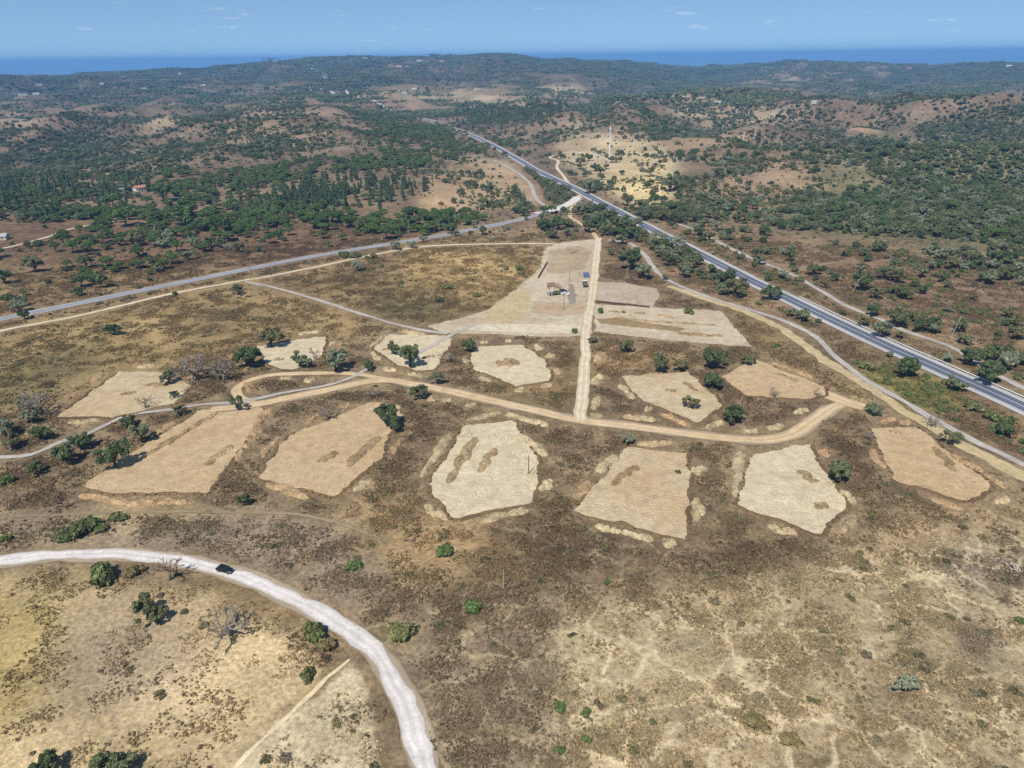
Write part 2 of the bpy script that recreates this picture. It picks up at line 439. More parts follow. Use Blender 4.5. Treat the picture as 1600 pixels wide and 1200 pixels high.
class MB:
    """collects boxes, tubes and lofts into one mesh"""
    def __init__(s): s.V = []; s.F = []
    def add(s, V, F):
        n = len(s.V); s.V += [tuple(v) for v in V]; s.F += [tuple(i + n for i in f) for f in F]; return s
    def box(s, cx, cy, cz, sx, sy, sz, rz=0.0, taper=1.0):
        c, n = math.cos(rz), math.sin(rz)
        V = []
        for z, k in ((-1, 1.0), (1, taper)):
            for x, y in ((-1, -1), (1, -1), (1, 1), (-1, 1)):
                a, b = x * sx / 2 * k, y * sy / 2 * k
                V.append((cx + a * c - b * n, cy + a * n + b * c, cz + z * sz / 2))
        return s.add(V, [(3, 2, 1, 0), (4, 5, 6, 7), (0, 1, 5, 4), (1, 2, 6, 5), (2, 3, 7, 6), (3, 0, 4, 7)])
    def tube(s, pts, rad, n=6, cap=True):
        pts = [Vector(p) for p in pts]
        V = []; F = []
        for i, p in enumerate(pts):
            d = (pts[min(i + 1, len(pts) - 1)] - pts[max(i - 1, 0)])
            d = d.normalized() if d.length > 1e-9 else Vector((0, 0, 1))
            a = d.orthogonal().normalized() if abs(d.z) < .95 else Vector((1, 0, 0)).cross(d).normalized()
            if abs(d.z) < .95: a = Vector((0, 0, 1)).cross(d).normalized()
            b = d.cross(a)
            for k in range(n):
                t = 2 * math.pi * k / n
                V.append(tuple(p + (a * math.cos(t) + b * math.sin(t)) * rad[i]))
        for i in range(len(pts) - 1):
            for k in range(n):
                F.append((i * n + k, i * n + (k + 1) % n, (i + 1) * n + (k + 1) % n, (i + 1) * n + k))
        if cap:
            F.append(tuple(range(n))[::-1]); F.append(tuple((len(pts) - 1) * n + k for k in range(n)))
        return s.add(V, F)
    def loft(s, rings, cap=True):
        n = len(rings[0]); V = [p for r in rings for p in r]; F = []
        for i in range(len(rings) - 1):
            for k in range(n):
                F.append((i * n + k, i * n + (k + 1) % n, (i + 1) * n + (k + 1) % n, (i + 1) * n + k))
        if cap:
            F.append(tuple(range(n))[::-1]); F.append(tuple((len(rings) - 1) * n + k for k in range(n)))
        return s.add(V, F)
    def mesh(s, name, mat=None, smooth=False): return mk_mesh(name, s.V, s.F, mat, smooth)
    def build(s, name, mat, parent=None, smooth=False, **k): return ob(name, s.mesh(name, mat, smooth), parent, **k)

# ------------------------------------------------------------------ materials
class NT:
    def __init__(s, name):
        s.m = bpy.data.materials.new(name); s.m.use_nodes = True
        s.t = s.m.node_tree; s.b = s.t.nodes['Principled BSDF']; s.out = s.t.nodes['Material Output']
        s.b.inputs['Roughness'].default_value = .9
        s.b.inputs['Specular IOR Level'].default_value = .15
    def n(s, typ, ins=None, **props):
        nd = s.t.nodes.new('ShaderNode' + typ)
        for k, v in props.items(): setattr(nd, k, v)
        for k, v in (ins or {}).items():
            sk = nd.inputs[k]
            if hasattr(v, 'is_output') and v.is_output: s.t.links.new(v, sk)
            else: sk.default_value = v[:len(sk.default_value)] if isinstance(v, tuple) else v
        return nd
    def math(s, op, a, b=0.0, clamp=False):
        return s.n('Math', {0: a, 1: b}, operation=op, use_clamp=clamp).outputs[0]
    def mix(s, f, a, b, mode='MIX'):
        return s.n('MixRGB', {'Fac': f, 'Color1': a, 'Color2': b}, blend_type=mode).outputs[0]
    def pos(s): return s.n('NewGeometry').outputs['Position']
    def noise(s, vec, scale, detail=4, rough=.55, dist=0.0):
        return s.n('TexNoise', {'Vector': vec, 'Scale': scale, 'Detail': detail, 'Roughness': rough, 'Distortion': dist}).outputs['Fac']
    def rng(s, v, a, b, c=0.0, d=1.0, smooth=False):
        nd = s.n('MapRange', {'Value': v, 'From Min': a, 'From Max': b, 'To Min': c, 'To Max': d})
        if smooth: nd.interpolation_type = 'SMOOTHSTEP'
        return nd.outputs[0]
    def scale(s, col, f):
        return s.n('VectorMath', {0: col, 'Scale': f}, operation='SCALE').outputs[0]
    def color(s, c): s.t.links.new(c, s.b.inputs['Base Color'])
    def bump(s, h, strength=.4, dist=.3):
        nd = s.n('Bump', {'Height': h, 'Strength': strength, 'Distance': dist})
        s.t.links.new(nd.outputs[0], s.b.inputs['Normal'])

def rgba(c): return (float(c[0]), float(c[1]), float(c[2]), 1.0)

def plain(name, c, rough=.7, var=.12, sc=2.0, metal=0.0, spec=.3):
    N = NT(name)
    f = N.noise(N.n('TexCoord').outputs['Object'], sc, 4)
    N.color(N.scale(rgba(c), N.rng(f, .3, .7, 1 - var, 1 + var)))
    N.b.inputs['Roughness'].default_value = rough
    N.b.inputs['Metallic'].default_value = metal
    N.b.inputs['Specular IOR Level'].default_value = spec
    return N.m

def ground_mat():
    N = NT('dry_ground')
    p = N.pos()
    col = N.n('Attribute', attribute_name='Col').outputs['Color']
    ms = N.n('SeparateColor', {0: N.n('Attribute', attribute_name='Msk').outputs['Color']})
    scrub, trail, mott = ms.outputs[0], ms.outputs[1], ms.outputs[2]
    big = N.noise(p, .03, 6, .6)
    mid = N.noise(p, .16, 7, .65)
    fine = N.noise(p, .9, 6, .7)
    c = N.scale(col, N.rng(big, .3, .7, .80, 1.22))
    # straw-coloured openings and darker low plants
    c = N.mix(N.math('MULTIPLY', N.rng(mid, .52, .64), .5), c, N.mix(.55, c, rgba(lin((196, 172, 122)))))
    c = N.mix(N.math('MULTIPLY', N.math('MULTIPLY', N.rng(mid, .48, .38), scrub), .8), c, N.mix(.6, c, rgba(lin((72, 58, 42)))))
    cl = N.noise(N.n('VectorMath', {0: p, 1: (311, 77, 0)}, operation='ADD').outputs[0], .42, 5, .62)
    c = N.mix(N.math('MULTIPLY', N.math('MULTIPLY', N.rng(cl, .54, .66), scrub), .7), c, rgba(lin((78, 68, 46))))
    c = N.scale(c, N.rng(fine, .36, .66, .66, 1.34))
    gr = N.noise(p, 3.1, 3, .8)
    c = N.scale(c, N.rng(gr, .3, .7, .74, 1.26))
    N.color(c)
    hgt = N.math('ADD', N.math('MULTIPLY', fine, 1.0), N.math('MULTIPLY', mid, 2.2))
    N.bump(hgt, .5, .35)
    return N.m

def sand_mat(name, c1, c2, marks=.22, clod=1.0):
    """scraped soil with the curved marks of the machine"""
    N = NT(name)
    p = N.pos()
    big = N.noise(p, .035, 5, .6)
    mid = N.noise(p, .3, 6, .65)
    fine = N.noise(p, 1.6, 5, .7)
    c = N.mix(N.rng(big, .35, .65), rgba(c1), rgba(c2))
    wv = N.n('TexNoise', {'Vector': p, 'Scale': .05, 'Detail': 2})
    off = N.n('VectorMath', {0: N.n('VectorMath', {0: wv.outputs['Color'], 1: (.5, .5, .5)}, operation='SUBTRACT').outputs[0], 'Scale': 30.0}, operation='SCALE').outputs[0]
    pw = N.n('VectorMath', {0: p, 1: off}, operation='ADD').outputs[0]
    wave = N.n('TexWave', {'Vector': pw, 'Scale': .36, 'Distortion': 9.0, 'Detail': 5.0, 'Detail Scale': 1.1, 'Detail Roughness': .65}, wave_type='RINGS').outputs['Fac']
    wave2 = N.n('TexWave', {'Vector': pw, 'Scale': .5, 'Distortion': 12.0, 'Detail': 4.0, 'Detail Scale': 1.0, 'Detail Roughness': .65}, wave_type='BANDS', bands_direction='DIAGONAL').outputs['Fac']
    pm = N.rng(N.noise(N.n('VectorMath', {0: p, 1: (7, 500, 0)}, operation='ADD').outputs[0], .11, 3), .42, .58)
    d1 = N.math('MULTIPLY', N.rng(wave, .28, .0), pm)
    d2 = N.math('MULTIPLY', N.rng(wave2, .22, .0), N.math('SUBTRACT', 1.0, pm))
    f = N.math('SUBTRACT', 1.03, N.math('MULTIPLY', N.math('ADD', d1, d2), marks * 1.2))
    stain = N.noise(N.n('VectorMath', {0: p, 1: (250, 40, 0)}, operation='ADD').outputs[0], .085, 5, .65)
    c = N.mix(N.math('MULTIPLY', N.rng(stain, .55, .68), .45), c, N.scale(c, .80))
    f = N.math('MULTIPLY', f, N.rng(mid, .36, .64, 1 - .15 * clod, 1 + .12 * clod))
    f = N.math('MULTIPLY', f, N.rng(fine, .36, .64, 1 - .15 * clod, 1 + .13 * clod))
    c = N.scale(c, f)
    # left-over roots and stones
    sp = N.noise(N.n('VectorMath', {0: p, 1: (91, 15, 0)}, operation='ADD').outputs[0], .8, 3, .6)
    c = N.mix(N.math('MULTIPLY', N.rng(sp, .70, .76), .5), c, rgba(lin((110, 86, 62))))
    N.color(c)
    N.bump(N.math('ADD', N.math('MULTIPLY', wave, .5), N.math('ADD', mid, fine)), .6, .3 * clod)
    return N.m

def track_mat(name, c1, c2, rut=.1, edge_k=.6):
    """unsurfaced road: u runs across it"""
    N = NT(name)
    p = N.pos()
    u = N.n('SeparateXYZ', {0: N.n('UVMap', uv_map='UVMap').outputs[0]}).outputs[0]
    a = N.math('ABSOLUTE', N.math('SUBTRACT', u, .5))
    ruts = N.rng(N.math('ABSOLUTE', N.math('SUBTRACT', a, .2)), .05, .13, 0, 1, True)
    wob = N.noise(p, .25, 5, .65)
    fine = N.noise(p, 1.8, 5, .7)
    c = N.mix(N.rng(N.noise(p, .04, 4), .35, .65), rgba(c1), rgba(c2))
    f = N.math('MULTIPLY', N.rng(ruts, 0, 1, 1.08, 1 - rut), N.rng(wob, .36, .64, .88, 1.12))
    f = N.math('MULTIPLY', f, N.rng(fine, .36, .64, .88, 1.12))
    edge = N.rng(N.math('ADD', a, N.math('MULTIPLY', N.math('SUBTRACT', wob, .5), .35)), .40, .52)
    c = N.scale(c, f)
    c = N.mix(N.math('MULTIPLY', edge, edge_k), c, rgba(np.array(lin((128, 106, 78)))))
    N.color(c)
    N.bump(N.math('ADD', wob, fine), .4, .2)
    return N.m

def asphalt_mat(name, c):
    N = NT(name)
    p = N.pos()
    f = N.math('MULTIPLY', N.rng(N.noise(p, .05, 5, .6), .3, .7, .86, 1.14), N.rng(N.noise(p, 1.5, 5, .7), .25, .75, .9, 1.1))
    N.color(N.scale(rgba(c), f))
    N.b.inputs['Roughness'].default_value = .75
    return N.m

def leaf_mat(name, cols, transl=.25, tint=False):
    N = NT(name)
    rnd = N.n('ObjectInfo').outputs['Random']
    ramp = N.n('ValToRGB', {0: rnd})
    el = ramp.color_ramp.elements
    while len(el) < len(cols): el.new(.5)
    for i, c in enumerate(cols):
        el[i].position = i / max(1, len(cols) - 1); el[i].color = rgba(lin(c) * 1.9)
    c = ramp.outputs[0]
    isl = N.n('NewGeometry').outputs['Random Per Island']
    c = N.scale(c, N.rng(isl, 0, 1, .62, 1.45))
    nz = N.noise(N.n('TexCoord').outputs['Object'], .55, 3)
    c = N.scale(c, N.rng(nz, .3, .7, .78, 1.25))
    if tint:
        t = N.n('Attribute', attribute_name='tint', attribute_type='INSTANCER').outputs['Color']
        c = N.mix(.82, c, N.scale(t, N.rng(isl, 0, 1, .6, 1.3)))
    N.color(c)
    N.b.inputs['Roughness'].default_value = .6
    N.b.inputs['Specular IOR Level'].default_value = .25
    if transl:
        tr = N.n('BsdfTranslucent', {'Color': N.scale(c, 1.0)})
        mx = N.n('MixShader', {0: transl})
        N.t.links.new(N.b.outputs[0], mx.inputs[1]); N.t.links.new(tr.outputs[0], mx.inputs[2])
        N.t.links.new(mx.outputs[0], N.out.inputs['Surface'])
    return N.m

M = {}
M['ground'] = ground_mat()
M['sand_pale'] = sand_mat('pale_scraped_soil', lin((212, 194, 160)), lin((222, 204, 170)))
M['sand_tan'] = sand_mat('tan_scraped_soil', lin((200, 170, 128)), lin((206, 180, 142)))
M['sand_mix'] = sand_mat('mixed_scraped_soil', lin((202, 174, 134)), lin((210, 192, 158)))
M['pad'] = sand_mat('site_pad_soil', lin((192, 172, 142)), lin((212, 196, 168)), .14)
M['pad_straw'] = sand_mat('straw_strewn_soil', lin((198, 174, 130)), lin((206, 186, 144)), .16)
M['pad_grey'] = sand_mat('grey_tilled_soil', lin((186, 166, 142)), lin((196, 178, 154)), .12)
M['white_track'] = track_mat('white_gravel', lin((214, 206, 198)), lin((226, 218, 210)), .06)
M['tan_track'] = track_mat('tan_track_soil', lin((206, 178, 138)), lin((216, 190, 152)), .1)
M['pale_track'] = track_mat('pale_track_soil', lin((214, 196, 164)), lin((222, 206, 176)), .1)
M['grey_track'] = track_mat('grey_gravel', lin((176, 166, 158)), lin((196, 186, 174)), .14)
M['faint_track'] = track_mat('worn_grass_track', lin((160, 139, 108)), lin((172, 150, 118)), .34, .8)
M['dust'] = track_mat('dusty_verge_soil', lin((168, 150, 126)), lin((180, 162, 138)), .0, .95)
M['trail'] = track_mat('trail_dust', lin((222, 200, 156)), lin((228, 208, 166)), .0, .1)
M['asphalt'] = asphalt_mat('dark_asphalt', lin((102, 106, 118)))
M['asphalt_old'] = asphalt_mat('worn_asphalt', lin((150, 152, 158)))
M['shoulder'] = asphalt_mat('pale_shoulder', lin((188, 184, 180)))
M['paint'] = asphalt_mat('road_paint', lin((226, 228, 232)))
M['oak'] = leaf_mat('oak_leaves', [(64, 74, 46), (84, 92, 60), (106, 110, 84), (78, 88, 52), (104, 98, 68), (70, 84, 50)])
M['oak_grey'] = leaf_mat('grey_oak_leaves', [(110, 116, 92), (122, 126, 104)])
M['oak_dark'] = leaf_mat('dark_oak_leaves', [(66, 78, 48), (76, 88, 56)])
M['pine'] = leaf_mat('pine_needles', [(64, 80, 40), (78, 94, 48), (62, 78, 42)])
M['plantation'] = leaf_mat('plantation_leaves', [(66, 80, 56), (78, 92, 64), (72, 82, 52)])
M['shrub'] = leaf_mat('shrub_leaves', [(72, 84, 46), (98, 100, 62), (82, 96, 52), (112, 106, 70)])
M['bright_shrub'] = leaf_mat('bright_shrub_leaves', [(78, 96, 52), (88, 102, 58)])
M['brown_shrub'] = leaf_mat('brown_shrub_leaves', [(104, 92, 60), (96, 88, 56)], .1)
M['scrub'] = leaf_mat('low_scrub_leaves', [(84, 72, 50), (108, 92, 62), (92, 84, 56), (72, 66, 42)], .1, True)
M['wood'] = leaf_mat('far_wood_leaves', [(76, 88, 56), (90, 100, 64), (84, 92, 66), (104, 108, 76), (80, 96, 52)])
M['bark'] = plain('bark', lin((92, 80, 66)), .9, .25, 3)
M['grey_wood'] = plain('weathered_grey_wood', lin((140, 126, 110)), .9, .2, 3)
M['white_wood'] = plain('bleached_wood', lin((214, 208, 198)), .9, .15, 3)
M['grey_twigs'] = plain('grey_twigs', lin((142, 132, 120)), .9, .2, 3)

# ------------------------------------------------------------------ ground sheet
def scrub_mats(x, y):
    return sstep(.49, .62, fbm(x / 7.5, y / 7.5, 4, 911, .55))

def trails(x, y):
    """1 on the web of animal trails, 0 between"""
    wx = x + 6 * (fbm(x / 14, y / 14, 3, 811) - .5) * 2; wy = y + 6 * (fbm(x / 14, y / 14, 3, 822) - .5) * 2
    gx, gy = wx / 9.0, wy / 9.0
    f1 = np.full(np.shape(x), 9.0); f2 = np.full(np.shape(x), 9.0)
    ix, iy = np.floor(gx), np.floor(gy)
    for a in (-1, 0, 1):
        for b in (-1, 0, 1):
            cx, cy = ix + a, iy + b
            d = np.hypot(cx + _hash(cx, cy, 5) - gx, cy + _hash(cx, cy, 6) - gy)
            f2 = np.where(d < f1, f1, np.minimum(f2, d)); f1 = np.minimum(f1, d)
    return sstep(.17, .04, f2 - f1) * sstep(.26, .46, fbm(x / 30, y / 30, 3, 833) + .05)

def build_ground():
    az = np.concatenate([np.arange(-48, 48.01, .19), np.arange(54, 307, 6.0)])
    az = np.radians(az)
    rs = [20.0]
    while rs[-1] < 75: rs.append(rs[-1] * 1.02)
    while rs[-1] < 300: rs.append(rs[-1] * 1.0044)
    while rs[-1] < 7600: rs.append(rs[-1] * 1.0086)
    while rs[-1] < 70000: rs.append(rs[-1] * 1.09)
    rs = np.array(rs)
    A, Rr = np.meshgrid(az, rs)
    X = (Rr * np.sin(A)).ravel(); Y = (Rr * np.cos(A)).ravel()
    Z = H(X, Y)
    na, nr = len(az), len(rs)
    i = np.arange(nr - 1)[:, None] * na; j = np.arange(na)[None, :]; j2 = (j + 1) % na
    Q = np.stack([i + j, i + j2, i + na + j2, i + na + j], -1).reshape(-1, 4)[:, ::-1]
    V = np.stack([X, Y, Z], 1)
    me = fast_mesh('ground', V, Q, M['ground'], True)
    # colours
    px, py, c = proj(X, Y, Z)
    wob = 14 * np.clip(250 / np.maximum(c, 60), .30, 1.6)
    qx = px + wob * 2.2 * (np.where(c > 500, fbm(X / 60, Y / 60, 4, 202), fbm(X / 14, Y / 14, 4, 201)) - .5); qy = py + wob * 1.6 * (fbm(X / 14, Y / 14, 4, 301) - .5)
    col = look(COLMAP, qx, qy); msk = look(MSKMAP, qx, qy)
    r = np.hypot(X, Y)
    far = sstep(450, 1100, r)[:, None]
    n1 = fbm(X / 70, Y / 70, 5, 401)[:, None]; n2 = fbm(X / 260, Y / 260, 4, 501)[:, None]
    rl = relief(X, Y)[:, None]
    # hill tops bare and pale, gullies dark
    gain = 1 + far * (.9 * (n1 - .5) * 2 + .35 * (n2 - .5) * 2 + .18 * rl)
    col = col * np.clip(gain, .55, 1.7)
    redd = lin((146, 108, 82))
    col = col + (redd - col) * (far * .35 * sstep(.5, .75, n2))
    col = col + (lin((84, 86, 58)) - col) * (far * .5 * sstep(.1, -.5, rl))
    near = 1 - far
    g1 = fbm(X / 22, Y / 22, 4, 601)[:, None]
    col = col * (1 + near * .35 * (g1 - .5) * 2)
    t = (r / np.interp(np.arctan2(X, Y), _ca, _cd))[:, None]
    pl = sstep(1.15, 1.6, t)
    plc = lin((70, 82, 62)) * (.7 + .9 * fbm(X / 1500, Y / 700, 4, 701)[:, None])
    plc = plc + (lin((190, 176, 150)) - plc) * .6 * sstep(.66, .72, fbm(X / 900, Y / 900, 4, 801)[:, None])
    col = col * (1 - pl) + plc * pl
    lum = col.mean(1, keepdims=True)
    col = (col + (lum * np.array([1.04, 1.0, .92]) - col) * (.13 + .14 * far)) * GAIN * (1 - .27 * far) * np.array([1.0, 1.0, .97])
    nr_ = r < 420
    tm = np.zeros((len(X), 1)); tm[nr_, 0] = trails(X[nr_], Y[nr_])
    tm = tm * msk[:, 1:2]
    # mats of low scrub between the trails
    sc = np.zeros((len(X), 1)); sc[nr_, 0] = scrub_mats(X[nr_], Y[nr_])
    mats = sc * (1 - tm) * np.clip(msk[:, 0:1] * 1.3, 0, 1)
    mc = np.minimum(col * .62, lin((112, 98, 70)) * 1.1)
    col = col + (mc - col) * .8 * mats
    col = col * (1 - .13 * msk[:, 1:2] * (1 - tm))
    col = col + (lin((204, 185, 148)) * 1.1 - col) * .7 * tm
    msk = msk.copy(); msk[:, 0:1] *= 1 - tm
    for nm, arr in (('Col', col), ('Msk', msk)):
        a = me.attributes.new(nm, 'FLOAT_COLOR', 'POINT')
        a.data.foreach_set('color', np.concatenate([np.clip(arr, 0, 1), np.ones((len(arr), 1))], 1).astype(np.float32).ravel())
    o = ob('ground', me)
    tag(o, 'dry scrub covered hill country running out to a blue plain', 'ground', kind='structure')
    return o
build_ground()

def ground_colour(X, Y):
    px, py, c = proj(X, Y, H(X, Y))
    return look(COLMAP, px, py)

# ------------------------------------------------------------------ roads, tracks and plots
EXM_X0, EXM_Y0, EXM_S = -900, 40, 2.0
EXM = np.zeros((1000, 1000), bool)        # ground taken by roads and plots
_ex, _ey = np.meshgrid(EXM_X0 + np.arange(1000) * EXM_S, EXM_Y0 + np.arange(1000) * EXM_S)

def mark_disc(x, y, r):
    i0, i1 = int((x - r - EXM_X0) / EXM_S), int((x + r - EXM_X0) / EXM_S) + 1
    j0, j1 = int((y - r - EXM_Y0) / EXM_S), int((y + r - EXM_Y0) / EXM_S) + 1
    if i1 < 0 or j1 < 0 or i0 >= 1000 or j0 >= 1000: return
    i0, j0 = max(i0, 0), max(j0, 0)
    EXM[j0:j1 + 1, i0:i1 + 1] |= np.hypot(_ex[j0:j1 + 1, i0:i1 + 1] - x, _ey[j0:j1 + 1, i0:i1 + 1] - y) <= r

def taken(x, y):
    i = np.clip(((x - EXM_X0) / EXM_S).round().astype(int), 0, 999); j = np.clip(((y - EXM_Y0) / EXM_S).round().astype(int), 0, 999)
    return EXM[j, i]

def resample(P, step):
    P = np.asarray(P, float)
    n = len(P); out = []
    for i in range(n - 1):
        p0 = P[max(i - 1, 0)]; p1 = P[i]; p2 = P[i + 1]; p3 = P[min(i + 2, n - 1)]
        k = max(2, int(np.linalg.norm(p2 - p1) / step))
        for t in np.linspace(0, 1, k, endpoint=False):
            out.append(.5 * ((2 * p1) + (-p0 + p2) * t + (2 * p0 - 5 * p1 + 4 * p2 - p3) * t * t + (-p0 + 3 * p1 - 3 * p2 + p3) * t ** 3))
    out.append(P[-1])
    return np.array(out)

def strip_mesh(name, L, half0, half1, off, mat, ncross=4, rag=0.0, seed=0, dash=None, taper=0.0):
    """strip between the lateral offsets half0..half1 of the line L, lying on the ground"""
    d = np.gradient(L, axis=0); d /= np.linalg.norm(d, axis=1)[:, None] + 1e-9
    nrm = np.stack([d[:, 1], -d[:, 0]], 1)
    us = np.linspace(0, 1, ncross + 1)
    s = np.concatenate([[0], np.cumsum(np.linalg.norm(np.diff(L, axis=0), axis=1))])
    a = np.full(len(L), float(half0)); b = np.full(len(L), float(half1))
    if taper:
        k_ = np.clip(np.minimum(s, s[-1] - s) / taper, .08, 1)
        a = a * k_; b = b * k_
    if rag:
        a = a - rag * (vn(s / 3.1, s * 0 + 3, seed) - .5) * 2 - rag * (vn(s / 11, s * 0 + 5, seed + 1) - .5) * 2
        b = b + rag * (vn(s / 3.3, s * 0 + 7, seed + 2) - .5) * 2 + rag * (vn(s / 10, s * 0 + 9, seed + 3) - .5) * 2
    lat = a[:, None] + (b - a)[:, None] * us[None]
    X = L[:, 0:1] + nrm[:, 0:1] * lat; Y = L[:, 1:2] + nrm[:, 1:2] * lat
    Z = H(X, Y) + off
    m = ncross + 1
    V = np.stack([X, Y, Z], -1).reshape(-1, 3)
    keep = np.arange(len(L) - 1)
    if dash: keep = keep[(s[:-1] % (dash[0] + dash[1])) < dash[0]]
    i = keep[:, None] * m; j = np.arange(ncross)[None]
    Q = np.stack([i + j, i + j + 1, i + m + j + 1, i + m + j], -1).reshape(-1, 4)
    me = fast_mesh(name, V, Q, mat, True)
    if len(Q) and me.polygons[0].normal.z < 0: me.flip_normals()
    uv = me.uv_layers.new(name='UVMap')
    U = np.tile(us, len(L)); W = np.repeat(s / 4.0, m)
    li = np.zeros(len(me.loops), np.int32); me.loops.foreach_get('vertex_index', li)
    uv.data.foreach_set('uv', np.stack([U[li], W[li]], 1).astype(np.float32).ravel())
    return me

def px_line(pts, step=3.0):
    return resample([G(*p)[:2] for p in pts], step)

def track(name, pts, width, off, mat, label, cat='track', rag=.35, clear=1.5, step=2.0, ncross=6, verge=0.0, taper=0.0):
    L = px_line(pts, step)
    o = ob(name, strip_mesh(name, L, -width / 2, width / 2, off, mat, ncross, rag, len(name) * 7 + len(pts), None, taper))
    tag(o, label, cat, kind='structure')
    if verge:
        ob('dusty_verge', strip_mesh('dusty_verge', L, -width / 2 - verge, width / 2 + verge, off - .05, M['dust'], ncross, verge * .6, 31), o)
    for x, y in L[::2]: mark_disc(x, y, width / 2 + clear)
    return o, L

# highway
hw_pts = HWY
Lh = resample(HWY_W, 4.0)
hw = ob('highway', strip_mesh('highway', Lh, -3.75, 3.75, .26, M['asphalt'], 4))
tag(hw, 'grey two lane highway running diagonally past the site', 'road', kind='structure')
for s_ in (-1, 1):
    a_, b_ = sorted((s_ * 3.55, s_ * 6.1))
    ob('shoulder', strip_mesh('shoulder', Lh, a_, b_, .22, M['shoulder'], 2, .12, 9), hw)
    a_, b_ = sorted((s_ * 3.42, s_ * 3.68))
    ob('edge_line', strip_mesh('edge_line', Lh, a_, b_, .30, M['paint'], 1), hw)
ob('centre_line', strip_mesh('centre_line', Lh, -.13, .13, .30, M['paint'], 1), hw)
for x, y in Lh: mark_disc(x, y, 8.0)

# left asphalt road
LR = [(-160, 536), (-60, 513), (0, 499), (100, 479), (187, 461), (312, 436), (400, 418), (500, 399), (587, 385), (650, 375), (712, 364), (787, 349), (837, 337), (878, 325), (905, 311)]
Ll = px_line(LR, 4.0)
lr = ob('road', strip_mesh('road', Ll, -2.9, 2.9, .22, M['asphalt_old'], 4))
tag(lr, 'narrow worn asphalt road curving past the heath to the highway junction', 'road', kind='structure')
for s_ in (-1, 1):
    a_, b_ = sorted((s_ * 2.75, s_ * 3.9))
    ob('shoulder', strip_mesh('shoulder', Ll, a_, b_, .18, M['grey_track'], 2, .2, 5), lr)
    a_, b_ = sorted((s_ * 2.45, s_ * 2.62))
    ob('edge_line', strip_mesh('edge_line', Ll, a_, b_, .26, M['paint'], 1), lr)
for x, y in Ll: mark_disc(x, y, 5.5)

track('junction', [(838, 334), (868, 328), (893, 316), (904, 308)], 9, .30, M['white_track'], 'pale gravel apron where the side road meets the highway', 'junction', .6)
track('track', [(884, 324), (872, 327), (850, 320), (836, 308), (830, 290), (815, 275), (795, 262), (770, 250)], 4.2, .24, M['grey_track'], 'pale curving lane climbing from the junction round the bare hill', rag=.3, clear=7)
track('track', [(-160, 552), (0, 517), (125, 493), (250, 463), (370, 440), (420, 432), (500, 416), (580, 399), (640, 388), (700, 383), (780, 381), (850, 381), (905, 383)], 3.0, .10, M['pale_track'], 'sandy track running along the foot of the narrow asphalt road')
track('path', [(383, 440), (430, 450), (500, 470), (560, 489), (620, 507), (665, 517), (700, 521)], 2.6, .12, M['grey_track'], 'straight grey gravel path crossing the golden field to the site', 'path')
track('path', [(-60, 718), (0, 715), (50, 710), (95, 691), (130, 680), (200, 650), (260, 641), (310, 633), (380, 627), (450, 613), (520, 600), (550, 590), (575, 576)], 2.3, .16, M['grey_track'], 'grey gravel path winding along the top of the tan plots', 'path')
track('path', [(648, 553), (675, 540), (700, 527), (722, 516), (745, 508)], 2.4, .17, M['grey_track'], 'short grey wheel track cutting across a pale plot', 'path')
track('track', [(935, 372), (929, 430), (924, 472), (917, 505), (915, 542), (911, 600), (906, 657)], 4.7, .14, M['pale_track'], 'straight pale track leading from the work yard down between the plots')
track('track', [(330, 640), (390, 634), (450, 622), (500, 612), (555, 600), (600, 594), (650, 601), (700, 611), (800, 633), (900, 656), (1000, 668), (1100, 681), (1180, 688), (1230, 682), (1262, 664), (1290, 643), (1318, 630)], 4.9, .13, M['tan_track'], 'long tan access track sweeping between the two rows of plots', verge=.7)
track('track', [(600, 592), (545, 584), (450, 584), (403, 590), (378, 600), (370, 611), (378, 622), (400, 631)], 3.7, .11, M['tan_track'], 'tan loop of track round an oval of dark scrub')
track('track', [(1278, 612), (1300, 620), (1325, 630), (1350, 637)], 6.5, .15, M['tan_track'], 'tan spur of track ending in a point near the trench strip')
track('track', [(905, 305), (890, 335), (905, 348), (925, 362), (936, 378)], 3.5, .13, M['tan_track'], 'short sandy lane from the junction down to the work yard')
track('track', [(950, 375), (982, 380), (1005, 396), (1020, 417), (1042, 437), (1100, 462), (1165, 482), (1225, 502), (1272, 525), (1303, 555), (1350, 592), (1412, 627), (1459, 655), (1506, 681), (1600, 727), (1720, 790)], 3.2, .13, M['grey_track'], 'grey service track following the highway below its verge')
track('trench_strip', [(1045, 447), (1100, 466), (1165, 487), (1225, 517), (1272, 552), (1319, 583), (1366, 612), (1412, 643), (1459, 668), (1506, 697), (1600, 746), (1720, 815)], 4.6, .10, M['pad_straw'], 'straw coloured strip of backfilled soil beside the grey service track', 'strip', .7)
track('track', [(1060, 350), (1080, 357), (1100, 364), (1131, 383), (1178, 405), (1225, 424), (1256, 439), (1303, 467), (1334, 483), (1375, 499), (1412, 516), (1491, 545), (1562, 588), (1640, 625)], 3.0, .13, M['grey_track'], 'grey track climbing the slope above the highway')
track('track', [(1225, 424), (1260, 418), (1310, 410), (1340, 412), (1400, 405), (1480, 397)], 1.8, .12, M['faint_track'], 'faint earth trail leading off through the brown slope')
track('gravel_road', [(-200, 905), (-100, 889), (0, 877), (100, 868), (200, 868), (283, 876), (333, 887), (400, 909), (467, 940), (533, 977), (587, 1023), (617, 1068), (640, 1115), (653, 1160), (664, 1210), (668, 1300), (660, 1420)], 4.2, .12, M['white_track'], 'bright white gravel road curving through the foreground', 'road', .45, step=1.5, ncross=10, verge=.8)
